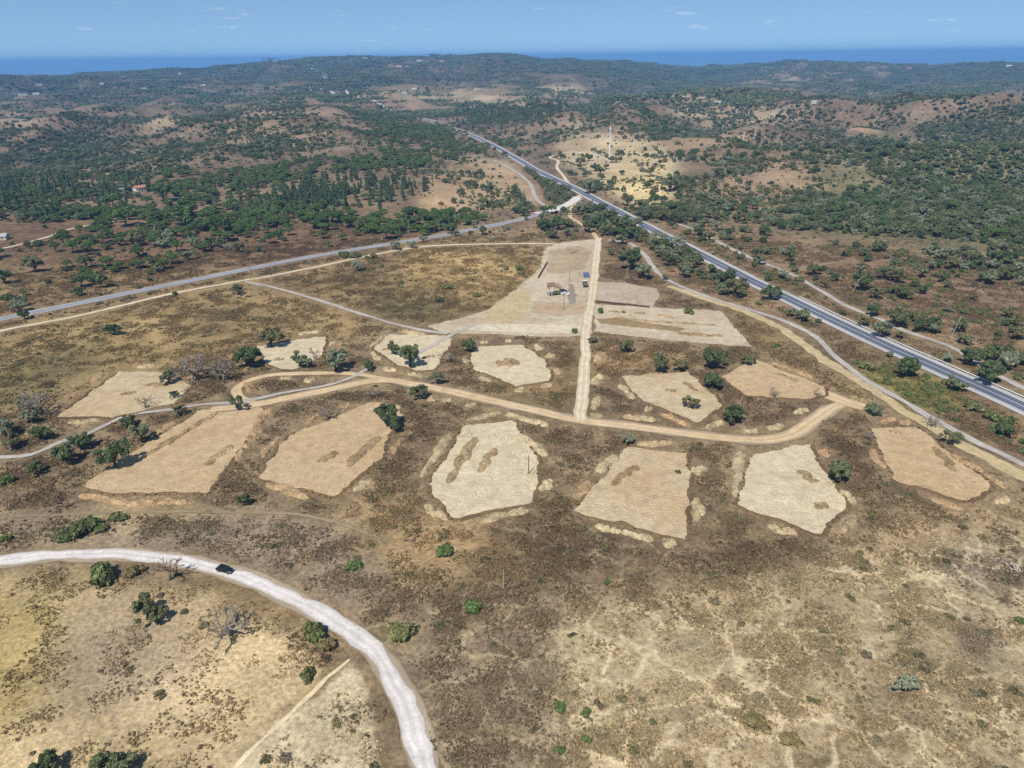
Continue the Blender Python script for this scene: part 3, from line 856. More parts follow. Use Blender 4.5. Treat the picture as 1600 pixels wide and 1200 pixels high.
track('track', [(-60, 808), (60, 806), (180, 801), (300, 799), (420, 801), (490, 808), (560, 828), (620, 853), (690, 880), (740, 897)], 1.7, .07, M['faint_track'], 'faint double wheel track through the dry grass below the plots', rag=.2, taper=60, clear=.3)
track('track', [(545, 1030), (500, 1070), (450, 1120), (400, 1165), (350, 1215), (290, 1280)], .9, .06, M['trail'], 'narrow worn line between two straw fields', rag=.3)
track('track', [(-40, 395), (20, 385), (75, 370), (110, 358), (180, 345)], 3.0, .12, M['pale_track'], 'pale farm lane crossing the heath towards the farmhouse')
track('track', [(893, 294), (880, 275), (870, 262), (872, 252), (860, 245), (900, 238), (950, 250)], 3.5, .2, M['pale_track'], 'pale lane curling from the highway up to the mast', clear=5)
track('track', [(230, 245), (330, 240), (400, 222), (480, 215), (560, 205), (600, 200)], 3.0, .5, M['faint_track'], 'earth trail along the crest of the far gullied hills', step=6)
# the highway seen again far off
for pts in ([(485, 140), (490, 132), (484, 138)], ):
    pass
far_hw = track('far_road', [(640, 178), (600, 168), (560, 150), (520, 146), (484, 140), (486, 132)], 9, 1.2, M['shoulder'], 'far stretch of the highway winding towards the hill village', 'road', .2, step=8)
track('far_road', [(506, 122), (508, 116), (497, 111), (488, 107)], 16, 2.0, M['shoulder'], 'pale ribbon of road climbing to the village on the ridge', 'road', .2, step=12)

def fill_poly(name, poly, off, mat, jitter=.55, inner=3.5, seed=0):
    """sheet following the ground inside a world-space polygon"""
    rs = random.Random(seed)
    P = []
    n = len(poly)
    for i in range(n):
        a = np.array(poly[i]); b = np.array(poly[(i + 1) % n])
        k = max(1, int(np.linalg.norm(b - a) / 1.2))
        d = (b - a) / (np.linalg.norm(b - a) + 1e-9); nr = np.array([d[1], -d[0]])
        for j in range(k):
            p = a + (b - a) * j / k
            if j: p = p + nr * (rs.uniform(-jitter, jitter) * .6 + jitter * 3.0 * (float(vn(np.array(p[0] / 5.0), np.array(p[1] / 5.0), 15)) - .5))
            P.append(p)
    P = np.array(P)
    x0, y0 = P.min(0); x1, y1 = P.max(0)
    gx, gy = np.meshgrid(np.arange(x0, x1, inner), np.arange(y0, y1, inner))
    gx = gx.ravel() + RNG.uniform(-.5, .5, gx.size); gy = gy.ravel() + RNG.uniform(-.5, .5, gy.size)
    ins = inpoly(gx, gy, [tuple(p) for p in P])
    pts = [Vector(p) for p in P] + [Vector((a, b)) for a, b in zip(gx[ins], gy[ins])]
    m = len(P)
    vs, es, fs, *_ = delaunay_2d_cdt(pts, [(i, (i + 1) % m) for i in range(m)], [], 1, 1e-4)
    V = np.array([(v[0], v[1]) for v in vs])
    Z = H(V[:, 0], V[:, 1]) + off
    F = np.array([f for f in fs if len(f) == 3])
    me = fast_mesh(name, np.column_stack([V, Z]), F, mat, True)
    if me.polygons[0].normal.z < 0: me.flip_normals()
    return me, P

PLOTS = [
    ([(89, 651), (187, 580), (250, 582), (300, 603), (272, 631), (175, 654)], 'sand_mix', 'pale tan cleared plot with a pointed corner and bare tree'),
    ([(401, 541), (511, 524), (503, 558), (465, 577), (444, 578), (416, 569)], 'sand_pale', 'small pale cleared plot shaded by two oaks'),
    ([(584, 546), (609, 522), (694, 524), (709, 530), (678, 578), (650, 580), (622, 572)], 'sand_pale', 'pale cleared plot with a spreading oak in its middle'),
    ([(736, 552), (747, 542), (816, 539), (850, 561), (859, 583), (859, 596), (806, 605), (739, 577)], 'sand_pale', 'rounded pale cleared plot with one round brush heap'),
    ([(128, 758), (215, 703), (312, 641), (406, 636), (412, 642), (400, 668), (369, 711), (325, 771), (175, 771)], 'sand_tan', 'long tan cleared plot with a ridge of brush and big oak'),
    ([(402, 747), (453, 680), (581, 628), (622, 633), (630, 649), (609, 668), (597, 717), (519, 777)], 'sand_tan', 'tan cleared plot with two slanting brush heaps'),
    ([(669, 757), (728, 664), (800, 657), (842, 724), (838, 761), (828, 788), (709, 810)], 'sand_pale', 'pale six sided cleared plot with two parallel brush ridges'),
    ([(895, 799), (981, 699), (1075, 708), (1077, 761), (1072, 844)], 'sand_mix', 'tan to pale cleared plot narrowing upward with one brush heap'),
    ([(1153, 789), (1178, 711), (1225, 700), (1270, 692), (1272, 717), (1319, 777), (1322, 792), (1275, 835)], 'sand_pale', 'pale cleared plot with an oval and a round patch of brush'),
    ([(1359, 669), (1431, 667), (1556, 764), (1503, 783), (1400, 752), (1381, 711)], 'sand_tan', 'tan cleared plot lying next to the trench strip'),
    ([(970, 589), (1075, 580), (1128, 633), (1088, 661), (1006, 628)], 'sand_mix', 'pale pink cleared plot below a row of oaks'),
    ([(1125, 589), (1181, 562), (1288, 605), (1290, 617), (1266, 624), (1169, 619)], 'sand_tan', 'narrow orange tan cleared plot joined to the access track'),
    ([(853, 388), (880, 378), (935, 374), (925, 470), (922, 525), (860, 527), (760, 522), (690, 520), (668, 510), (720, 497), (770, 482), (815, 445), (845, 418)], 'pad', 'wide bare work yard of pale levelled soil'),
    ([(932, 440), (972, 442), (1027, 451), (1032, 465), (1017, 480), (929, 471)], 'pad_grey', 'grey tilled rectangle of soil beside the yard track'),
    ([(929, 475), (1030, 481), (1125, 486), (1175, 542), (1055, 533), (929, 518)], 'pad', 'pale levelled wedge of ground east of the yard track'),
]
PLOT_W = []
for i, (pp, mk, lb) in enumerate(PLOTS):
    W = [G(*p)[:2] for p in pp]
    me, P = fill_poly('cleared_plot', W, .05 + .002 * i, M[mk], seed=i)
    o = ob('cleared_plot', me)
    tag(o, lb, 'plot', kind='structure')
    PLOT_W.append((P, o))
    EXM |= inpoly(_ex, _ey, [tuple(p) for p in P])
    # low bank of turned turf left standing along the near edges
    mb = MB()
    mlen = len(P)
    ctr = P.mean(0)
    Fs = []; Vs = []
    for k in range(mlen):
        a = P[k]; b = P[(k + 1) % mlen]
        mid = (a + b) / 2
        d = b - a; ln = np.linalg.norm(d)
        if ln < 1e-6: continue
        nr = np.array([d[1], -d[0]]) / ln
        if np.dot(nr, mid - ctr) < 0: nr = -nr
        if nr[1] > .25: continue
        base = len(Vs)
        for q in (a, b):
            hh = .22 + .28 * float(vn(np.array(q[0] / 2.3), np.array(q[1] / 2.3), 77))
            for dd, hz in ((-.05, -.05), (.25, hh), (.8, hh * .7), (1.5, -.05)):
                e_ = q + nr * dd
                Vs.append((e_[0], e_[1], float(H(e_[0], e_[1])) + .05 + hz))
        for j in range(3):
            Fs.append((base + j, base + j + 1, base + 4 + j + 1, base + 4 + j))
    if Fs and i < 12:
        bm_ = mk_mesh('edge_bank', Vs, Fs, None, True)
        bo = ob('edge_bank', bm_, o)
        bo.data.materials.append(M['bank'] if 'bank' in M else M.setdefault('bank', sand_mat('turned_turf', lin((112, 90, 66)), lin((138, 114, 82)), .05)))

def patch(name, pp, mat, label, off, cat='ground patch'):
    me, P = fill_poly(name, [G(*p)[:2] for p in pp], off, mat, .5, 2.5, 5)
    return tag(ob(name, me), label, cat, kind='structure')
patch('straw_patch', [(752, 492), (788, 464), (812, 452), (832, 458), (828, 474), (822, 490), (800, 506), (765, 503)], M['pad_straw'], 'fan of straw coloured soil beside the work yard', .10)
patch('soil_patch', [(858, 392), (905, 384), (925, 392), (912, 420), (880, 428), (855, 425)], sand_mat('brownish_levelled_soil', lin((178, 154, 122)), lin((196, 174, 142)), .16), 'brownish levelled soil in the upper part of the work yard', .12)
patch('soil_patch', [(700, 514), (770, 506), (850, 508), (915, 508), (916, 520), (850, 522), (760, 518)], sand_mat('white_levelled_soil', lin((216, 200, 172)), lin((224, 210, 184)), .12), 'pale strip of levelled soil along the lower side of the yard', .125)
patch('soil_patch', [(835, 470), (880, 474), (915, 478), (912, 492), (870, 494), (830, 488)], sand_mat('buff_levelled_soil', lin((188, 162, 130)), lin((200, 176, 146)), .1), 'buff patch of soil below the tall yard pole', .13)
patch('drive', [(887, 445), (894, 444), (900, 460), (900, 474), (889, 475), (888, 460)], M['grey_track'], 'grey gravel drive beside the parked cars', .135)
patch('grass_strip', [(932, 498), (958, 497), (1010, 504), (1072, 514), (1060, 519), (1005, 513), (937, 505)], sand_mat('dry_grass_strip', lin((146, 121, 86)), lin((168, 142, 102)), .15), 'brown strip of grass left in the pale wedge', .105)

# ------------------------------------------------------------------ heaps of scraped soil and brush
def heap_mesh(name, seed, mat, lump=1.0, spiky=False):
    """uneven tipped heap: several lobes along the x axis, ragged outline"""
    rs = np.random.default_rng(seed)
    nu, nv = 54, 24
    U, W = np.meshgrid(np.linspace(-1.2, 1.2, nu), np.linspace(-1.35, 1.35, nv), indexing='ij')
    U = U + rs.normal(size=U.shape) * .012; W = W + rs.normal(size=U.shape) * .03
    Z = np.zeros_like(U)
    nl = int(rs.integers(4, 8))
    for k in range(nl):
        cx = -0.85 + 1.7 * (k + .5) / nl + rs.normal() * .08; cy = rs.normal() * .22
        a = rs.uniform(.20, .36); b = rs.uniform(.45, .85); hh = rs.uniform(.5, 1.0)
        Z = np.maximum(Z, hh * np.clip(1 - ((U - cx) / a) ** 2 * .6 - ((W - cy) / b) ** 2, 0, 1) ** .6)
    n1 = fbm(U * 7 + seed * 3.1, W * 2.6 + seed, 4, seed, .6)
    Z = Z * (.55 + .9 * lump * (n1 - .1)) + (n1 - .5) * .35 - .08
    Z = Z + rs.normal(size=Z.shape) * (.09 if spiky else .05) * (Z > .05)
    Z = np.where(Z < 0, -.2, Z)
    V = np.stack([U, W, Z], -1).reshape(-1, 3)
    i = np.arange(nu - 1)[:, None] * nv; j = np.arange(nv - 1)[None]
    Q = np.stack([i + j, i + nv + j, i + nv + j + 1, i + j + 1], -1).reshape(-1, 4)
    Q = Q[(V[Q][:, :, 2] > 0).any(1)]
    me = fast_mesh(name, V, Q, mat, not spiky)
    if sum(p.normal.z for p in me.polygons) < 0: me.flip_normals()
    return me
M['heap_pale'] = sand_mat('pale_heaped_soil', lin((190, 166, 128)), lin((208, 188, 150)), .12, 2.0)
M['heap_tan'] = sand_mat('tan_heaped_soil', lin((178, 146, 108)), lin((196, 166, 126)), .12, 2.0)
M['brush'] = sand_mat('cut_brush', lin((164, 138, 102)), lin((192, 166, 126)), .3, 2.2)
HP = [heap_mesh('soil_heap', 10 + k, M['heap_pale']) for k in range(5)]
HT = [heap_mesh('soil_heap', 30 + k, M['heap_tan']) for k in range(5)]
HB = [heap_mesh('brush_heap', 50 + k, M['brush'], .8, True) for k in range(5)]
PSHORT = ['pointed plot with the bare tree', 'small pale plot shaded by oaks', 'pale plot with the spreading oak', 'rounded pale plot', 'long tan plot under the big oak',
          'tan plot with slanting brush heaps', 'six sided pale plot', 'tan to pale plot narrowing upward', 'pale plot next to the bushy oak', 'tan plot by the trench strip',
          'pale pink plot below the oaks', 'narrow orange tan plot', 'bare work yard', 'grey tilled rectangle', 'pale wedge of levelled ground']
def heap(kind, x1, y1, x2, y2, wm, hm, k):
    a = np.array(G(x1, y1)[:2]); b = np.array(G(x2, y2)[:2])
    c = (a + b) / 2; d = b - a; ln = max(np.linalg.norm(d), 1.6)
    me = (HP, HT, HB)[kind][k % 5]
    nm = 'brush_heap' if kind == 2 else 'soil_heap'
    o = ob(nm, me, None, (c[0], c[1], float(H(c[0], c[1])) + .04), math.atan2(d[1], d[0]), (ln / 2 * 1.08, wm / 2, hm))
    near = min(range(len(PLOT_W)), key=lambda q: np.hypot(*(PLOT_W[q][0] - c).T).min())
    pn = PSHORT[near]
    if kind == 2:
        tag(o, 'brown heap of cut brush left lying on the ' + pn, 'brush heap', 'brush heaps on the ' + pn)
    else:
        cw = ('pale', 'tan')[kind]
        sz = 'short' if ln < 6.5 else 'long' if ln > 13 else 'lumpy'
        tag(o, sz + ' heap of ' + cw + ' scraped soil beside the ' + pn, 'soil heap', sz + ' ' + cw + ' soil heaps beside the ' + pn)
    for t in np.linspace(0, 1, 6):
        p = a + d * t; mark_disc(p[0], p[1], wm / 2)
SOIL = [(1, 148, 597, 158, 585), (0, 215, 574, 243, 571), (1, 104, 624, 123, 616), (1, 84, 641, 95, 632), (0, 108, 661, 158, 658), (1, 123, 775, 180, 783), (1, 185, 783, 245, 788),
        (1, 250, 787, 302, 784), (1, 368, 720, 385, 697), (1, 388, 690, 405, 662), (1, 408, 656, 422, 640), (1, 243, 676, 275, 661), (1, 412, 712, 436, 684), (1, 478, 662, 500, 649),
        (1, 530, 637, 546, 632), (1, 415, 757, 478, 776), (0, 552, 766, 580, 751), (1, 615, 708, 628, 685), (0, 662, 740, 698, 685), (0, 665, 790, 699, 815), (0, 755, 813, 822, 796),
        (0, 820, 682, 852, 711), (0, 735, 656, 785, 643), (0, 795, 649, 852, 664), (0, 843, 766, 866, 750), (0, 935, 736, 960, 713), (1, 898, 776, 922, 753), (0, 933, 823, 972, 830),
        (0, 975, 833, 1017, 843), (0, 1088, 812, 1092, 776), (0, 1083, 739, 1098, 731), (0, 1038, 854, 1050, 846), (0, 1000, 695, 1052, 690), (0, 1149, 770, 1156, 712),
        (0, 1200, 822, 1248, 838), (0, 1316, 768, 1336, 786), (0, 1315, 831, 1331, 808), (1, 1280, 705, 1296, 713), (1, 1375, 660, 1398, 655), (1, 1405, 662, 1422, 660),
        (1, 1455, 780, 1502, 796), (1, 1490, 712, 1535, 738), (1, 1538, 742, 1572, 762), (0, 1555, 786, 1572, 780), (1, 1361, 702, 1379, 729), (0, 970, 603, 990, 622), (0, 975, 651, 1022, 656),
        (1, 1035, 648, 1078, 667), (0, 1105, 669, 1127, 660), (0, 1008, 638, 1020, 641), (1, 1205, 567, 1266, 589), (0, 1240, 646, 1260, 640), (0, 1205, 671, 1220, 662), (0, 1162, 675, 1182, 674),
        (0, 930, 565, 938, 555), (0, 928, 600, 936, 588), (0, 926, 640, 934, 622), (0, 925, 650, 940, 648), (0, 838, 541, 845, 547), (0, 857, 555, 863, 560), (0, 868, 578, 876, 584),
        (0, 845, 605, 861, 602), (0, 750, 591, 768, 595), (0, 724, 563, 732, 566), (0, 805, 612, 820, 607), (0, 750, 536, 762, 535), (0, 790, 533, 800, 534), (0, 582, 541, 602, 523),
        (0, 583, 552, 592, 562), (0, 600, 576, 620, 581), (0, 640, 584, 660, 588), (0, 630, 518, 665, 523), (0, 670, 622, 682, 626), (0, 692, 627, 705, 625), (0, 728, 635, 746, 632),
        (0, 468, 522, 500, 518), (0, 515, 541, 522, 537), (1, 385, 600, 392, 612), (0, 440, 592, 455, 591), (0, 475, 596, 495, 594)]
for k, (kd, a, b, c, d) in enumerate(SOIL):
    heap(kd, a, b, c, d, random.uniform(3.2, 5.0), random.uniform(1.0, 1.5), k)
BRUSH = [(225, 602, 263, 602, 4), (188, 617, 212, 613, 3), (233, 709, 285, 678, 4.2), (287, 677, 337, 646, 4), (325, 725, 358, 697, 4.5), (498, 723, 528, 707, 5), (542, 728, 590, 685, 5.5), (703, 750, 742, 685, 5),
         (752, 734, 772, 702, 5), (960, 755, 992, 728, 4), (1250, 735, 1272, 755, 5), (1273, 792, 1292, 790, 4.5), (1390, 674, 1408, 677, 3), (1462, 703, 1492, 735, 4.5), (1040, 610, 1056, 611, 3),
         (1068, 597, 1088, 612, 3.2), (1213, 584, 1245, 597, 4), (777, 568, 811, 566, 11), (662, 560, 678, 556, 4), (598, 547, 612, 545, 3.5), (428, 562, 443, 562, 4), (892, 397, 906, 391, 5),
         (952, 487, 968, 488, 3.5), (993, 490, 1008, 490, 3.5), (1030, 493, 1052, 497, 3.5), (1060, 521, 1130, 526, 6), (958, 497, 1010, 502, 1.5), (1012, 503, 1065, 506, 1.5), (1067, 506, 1120, 509, 1.5)]
for k, (a, b, c, d, wm) in enumerate(BRUSH):
    heap(2, a, b, c, d, wm, random.uniform(.7, 1.1), k)

# ------------------------------------------------------------------ plants
def leaf_quads(P, Nn, size, rs, jit=.6):
    n = len(P)
    nn = Nn + rs.normal(size=(n, 3)) * jit
    nn /= np.linalg.norm(nn, axis=1)[:, None] + 1e-9
    t = np.cross(nn, rs.normal(size=(n, 3))); t /= np.linalg.norm(t, axis=1)[:, None] + 1e-9
    b = np.cross(nn, t)
    s = size * rs.uniform(.6, 1.35, n)[:, None]
    V = np.stack([P - t * s - b * s * .6, P + t * s * .8 - b * s * .7, P + t * s + b * s * .6, P - t * s * .7 + b * s * .75], 1).reshape(-1, 3)
    Q = np.arange(4 * n).reshape(-1, 4)
    return V, Q

def cloud(blobs, n, size, seed, flat_=.8, inner=.35):
    rs = np.random.default_rng(seed)
    B = np.array(blobs, float)
    wgt = B[:, 3] ** 2; wgt /= wgt.sum()
    k = rs.choice(len(B), n, p=wgt)
    d = rs.normal(size=(n, 3)); d /= np.linalg.norm(d, axis=1)[:, None]
    d[:, 2] = np.where((d[:, 2] < -.35) & (rs.random(n) < .7), -d[:, 2], d[:, 2])
    rad = B[k, 3] * (1 - inner * rs.random(n) ** 2) * rs.uniform(.85, 1.12, n)
    P = B[k, :3] + d * rad[:, None] * np.array([1, 1, flat_])
    P[:, 2] = np.maximum(P[:, 2], .08)
    return leaf_quads(P, d, size, rs)

def oak_parts(seed, leafmat, n=3000, size=.23, open_=.5):
    rs = np.random.default_rng(seed); blobs = []
    k = int(rs.integers(24, 32))
    for i in range(k):
        a = 2 * math.pi * (i * .618 + rs.random() * .2)
        el = math.asin(np.clip(-.45 + 1.4 * (i + .5) / k + rs.normal() * .08, -.6, .98))
        q = rs.uniform(.5, 1.05) * (1 + .26 * math.sin(2 * a + seed) + .14 * math.sin(3 * a + 2 * seed))
        blobs.append((2.75 * q * math.cos(el) * math.cos(a), 2.75 * q * math.cos(el) * math.sin(a), 3.3 + 2.1 * q * math.sin(el), rs.uniform(.5, 1.0)))
    blobs = [b for b in blobs if rs.random() > open_ * .3]
    V, Q = cloud(blobs, n, size, seed + 1, .85)
    crown = fast_mesh('crown', V, Q, leafmat)
    mb = MB()
    lean = Vector((rs.uniform(-.5, .5), rs.uniform(-.5, .5), 0))
    fork = Vector((0, 0, 1.4)) + lean
    mb.tube([(0, 0, -.3), (lean.x * .3, lean.y * .3, .5), tuple(fork)], [.40, .30, .25], 7)
    for b in blobs[::2]:
        e_ = Vector(b[:3]); m = fork.lerp(e_, .5) + Vector((0, 0, .2))
        mb.tube([tuple(fork - Vector((0, 0, .15))), tuple(m), tuple(e_)], [.17, .1, .04], 5)
    return [('trunk', mb.mesh('trunk', M['bark'], True)), ('crown', crown)]

def pine_parts(seed, n=2300, size=.27):
    rs = np.random.default_rng(seed); blobs = []
    for i in range(20):
        a = 2.4 * i + rs.random() * .5; q = math.sqrt((i + .5) / 20)
        blobs.append((2.75 * q * math.cos(a), 2.75 * q * math.sin(a), 3.5 + 1.3 * (1 - q ** 2) + rs.uniform(-.15, .15), rs.uniform(.75, 1.1)))
    V, Q = cloud(blobs, n, size, seed + 1, .7)
    crown = fast_mesh('crown', V, Q, M['pine'])
    mb = MB()
    mb.tube([(0, 0, -.3), (.05, .05, 1.2), (.1, 0, 2.8)], [.28, .22, .18], 7)
    for b in blobs[::3]:
        mb.tube([(.1, 0, 2.2), tuple((Vector((.1, 0, 2.6)) + Vector(b[:3])) / 2), b[:3]], [.12, .08, .03], 5)
    return [('trunk', mb.mesh('trunk', M['bark'], True)), ('crown', crown)]

def spire_parts(seed, n=1300, size=.26):
    rs = np.random.default_rng(seed); blobs = []
    for i in range(14):
        t = i / 13
        rr = 1.15 * (1 - t) ** .7 * (.6 + .4 * rs.random())
        a = rs.random() * 6.28
        blobs.append((rr * .7 * math.cos(a), rr * .7 * math.sin(a), .9 + 6.6 * t, .55 + .55 * (1 - t)))
    V, Q = cloud(blobs, n, size, seed + 1, 1.0)
    mb = MB(); mb.tube([(0, 0, -.3), (0, 0, 3), (0, 0, 6.5)], [.18, .12, .03], 6)
    return [('trunk', mb.mesh('trunk', M['bark'], True)), ('crown', fast_mesh('crown', V, Q, M['plantation']))]

def shrub_parts(seed, mat, n=900, size=.17):
    rs = np.random.default_rng(seed); blobs = []
    for i in range(9):
        a = rs.random() * 6.28; q = rs.random() ** .6
        blobs.append((.95 * q * math.cos(a), .95 * q * math.sin(a), .45 + .75 * (1 - q) * rs.random(), rs.uniform(.4, .7)))
    V, Q = cloud(blobs, n, size, seed + 1, .9, .3)
    mb = MB()
    for i in range(4):
        a = i * 1.6 + rs.random()
        mb.tube([(0, 0, -.15), (.3 * math.cos(a), .3 * math.sin(a), .45)], [.05, .025], 5)
    return [('stem', mb.mesh('stem', M['bark'], True)), ('foliage', fast_mesh('foliage', V, Q, mat))]

def bare_parts(seed, mat, levels=4, spread=.75, h=1.6, twig=True):
    rs = random.Random(seed)
    trunk = MB(); br = MB()
    def grow(p, d, ln, r, lv):
        q = p + d * ln * .5 + Vector((rs.gauss(0, .08), rs.gauss(0, .08), rs.gauss(0, .05))) * ln
        e_ = p + d * ln + Vector((rs.gauss(0, .1), rs.gauss(0, .1), rs.gauss(0, .06))) * ln
        br.tube([tuple(p), tuple(q), tuple(e_)], [r, r * .8, r * .6], 4 if lv > 1 else 5, False)
        if lv >= levels: return
        for i in range(3 if lv < levels - 1 else 4):
            nd = (d + Vector((rs.gauss(0, spread), rs.gauss(0, spread), rs.gauss(.12, spread * .6)))).normalized()
            if nd.z < -.2: nd.z *= -.3
            grow(e_ if i else q, nd, ln * rs.uniform(.6, .85), r * .62, lv + 1)
    top = Vector((rs.uniform(-.2, .2), rs.uniform(-.2, .2), h))
    trunk.tube([(0, 0, -.3), tuple(top * .5), tuple(top)], [.34, .26, .2], 7)
    for i in range(5):
        a = i * 1.257 + rs.random() * .6
        grow(top - Vector((0, 0, .1 * i)), Vector((math.cos(a), math.sin(a), rs.uniform(.3, 1.1))).normalized(), rs.uniform(1.3, 1.9), .2, 1)
    return [('trunk', trunk.mesh('trunk', mat, True)), ('branches', br.mesh('branches', mat, True))]

SPEC = {
    'oak': (6.9, [oak_parts(100 + i, M['oak'], 2700, .22, .9) for i in range(7)]),
    'oak_open': (6.9, [oak_parts(140 + i, M['oak'], 2000, .22, 1.1) for i in range(4)]),
    'oak_dark': (6.9, [oak_parts(160 + i, M['oak_dark'], 3400, .24, .1) for i in range(3)]),
    'oak_grey': (6.9, [oak_parts(180 + i, M['oak_grey'], 2200, .22, .9) for i in range(3)]),
    'pine': (7.0, [pine_parts(200 + i) for i in range(4)]),
    'spire': (2.4, [spire_parts(240 + i) for i in range(3)]),
    'shrub': (2.5, [shrub_parts(260 + i, M['shrub']) for i in range(4)]),
    'shrub_bright': (2.5, [shrub_parts(280 + i, M['bright_shrub']) for i in range(2)]),
    'shrub_brown': (2.5, [shrub_parts(290 + i, M['brown_shrub']) for i in range(2)]),
    'bare': (6.2, [bare_parts(300 + i, M['grey_twigs']) for i in range(4)]),
    'dead': (6.0, [bare_parts(320 + i, M['grey_wood'], 3, .6, 2.4) for i in range(2)]),
    'white': (5.0, [bare_parts(330, M['white_wood'], 2, .6, .5)]),
}
NAMES = {'oak': 'cork_oak', 'oak_open': 'cork_oak', 'oak_dark': 'holm_oak', 'oak_grey': 'grey_leaved_oak', 'pine': 'umbrella_pine', 'spire': 'slender_tree', 'shrub': 'shrub',
         'shrub_bright': 'shrub', 'shrub_brown': 'shrub', 'bare': 'bare_tree', 'dead': 'dead_tree', 'white': 'dead_tree'}
CATS = {'cork_oak': 'tree', 'holm_oak': 'tree', 'grey_leaved_oak': 'tree', 'umbrella_pine': 'tree', 'slender_tree': 'tree', 'shrub': 'shrub', 'bare_tree': 'tree', 'dead_tree': 'tree'}
PLACED = []
def plant(kind, x, y, width, label, group=None, k=None, zs=1.0):
    W0, var = SPEC[kind]
    if k is None: k = random.randrange(len(var))
    nm = NAMES[kind]
    s = width / W0
    root = ob(nm, None, None, (x, y, float(H(x, y)) - .02), random.uniform(0, 6.28), (s * random.uniform(.86, 1.16), s * random.uniform(.86, 1.16), s * zs * random.uniform(.85, 1.12)))
    root.empty_display_size = .5
    tag(root, label, CATS[nm], group)
    for pn, me in var[k % len(var)]: ob(pn, me, root)
    PLACED.append((x, y, width / 2))
    return root

def plant_px(kind, cx, cy, wpx, label, group=None, k=None, zs=1.0, drop=.42):
    x, y, z, dep = G(cx, cy + wpx * drop)
    return plant(kind, x, y, wpx * dep / FPX, label, group, k, zs)

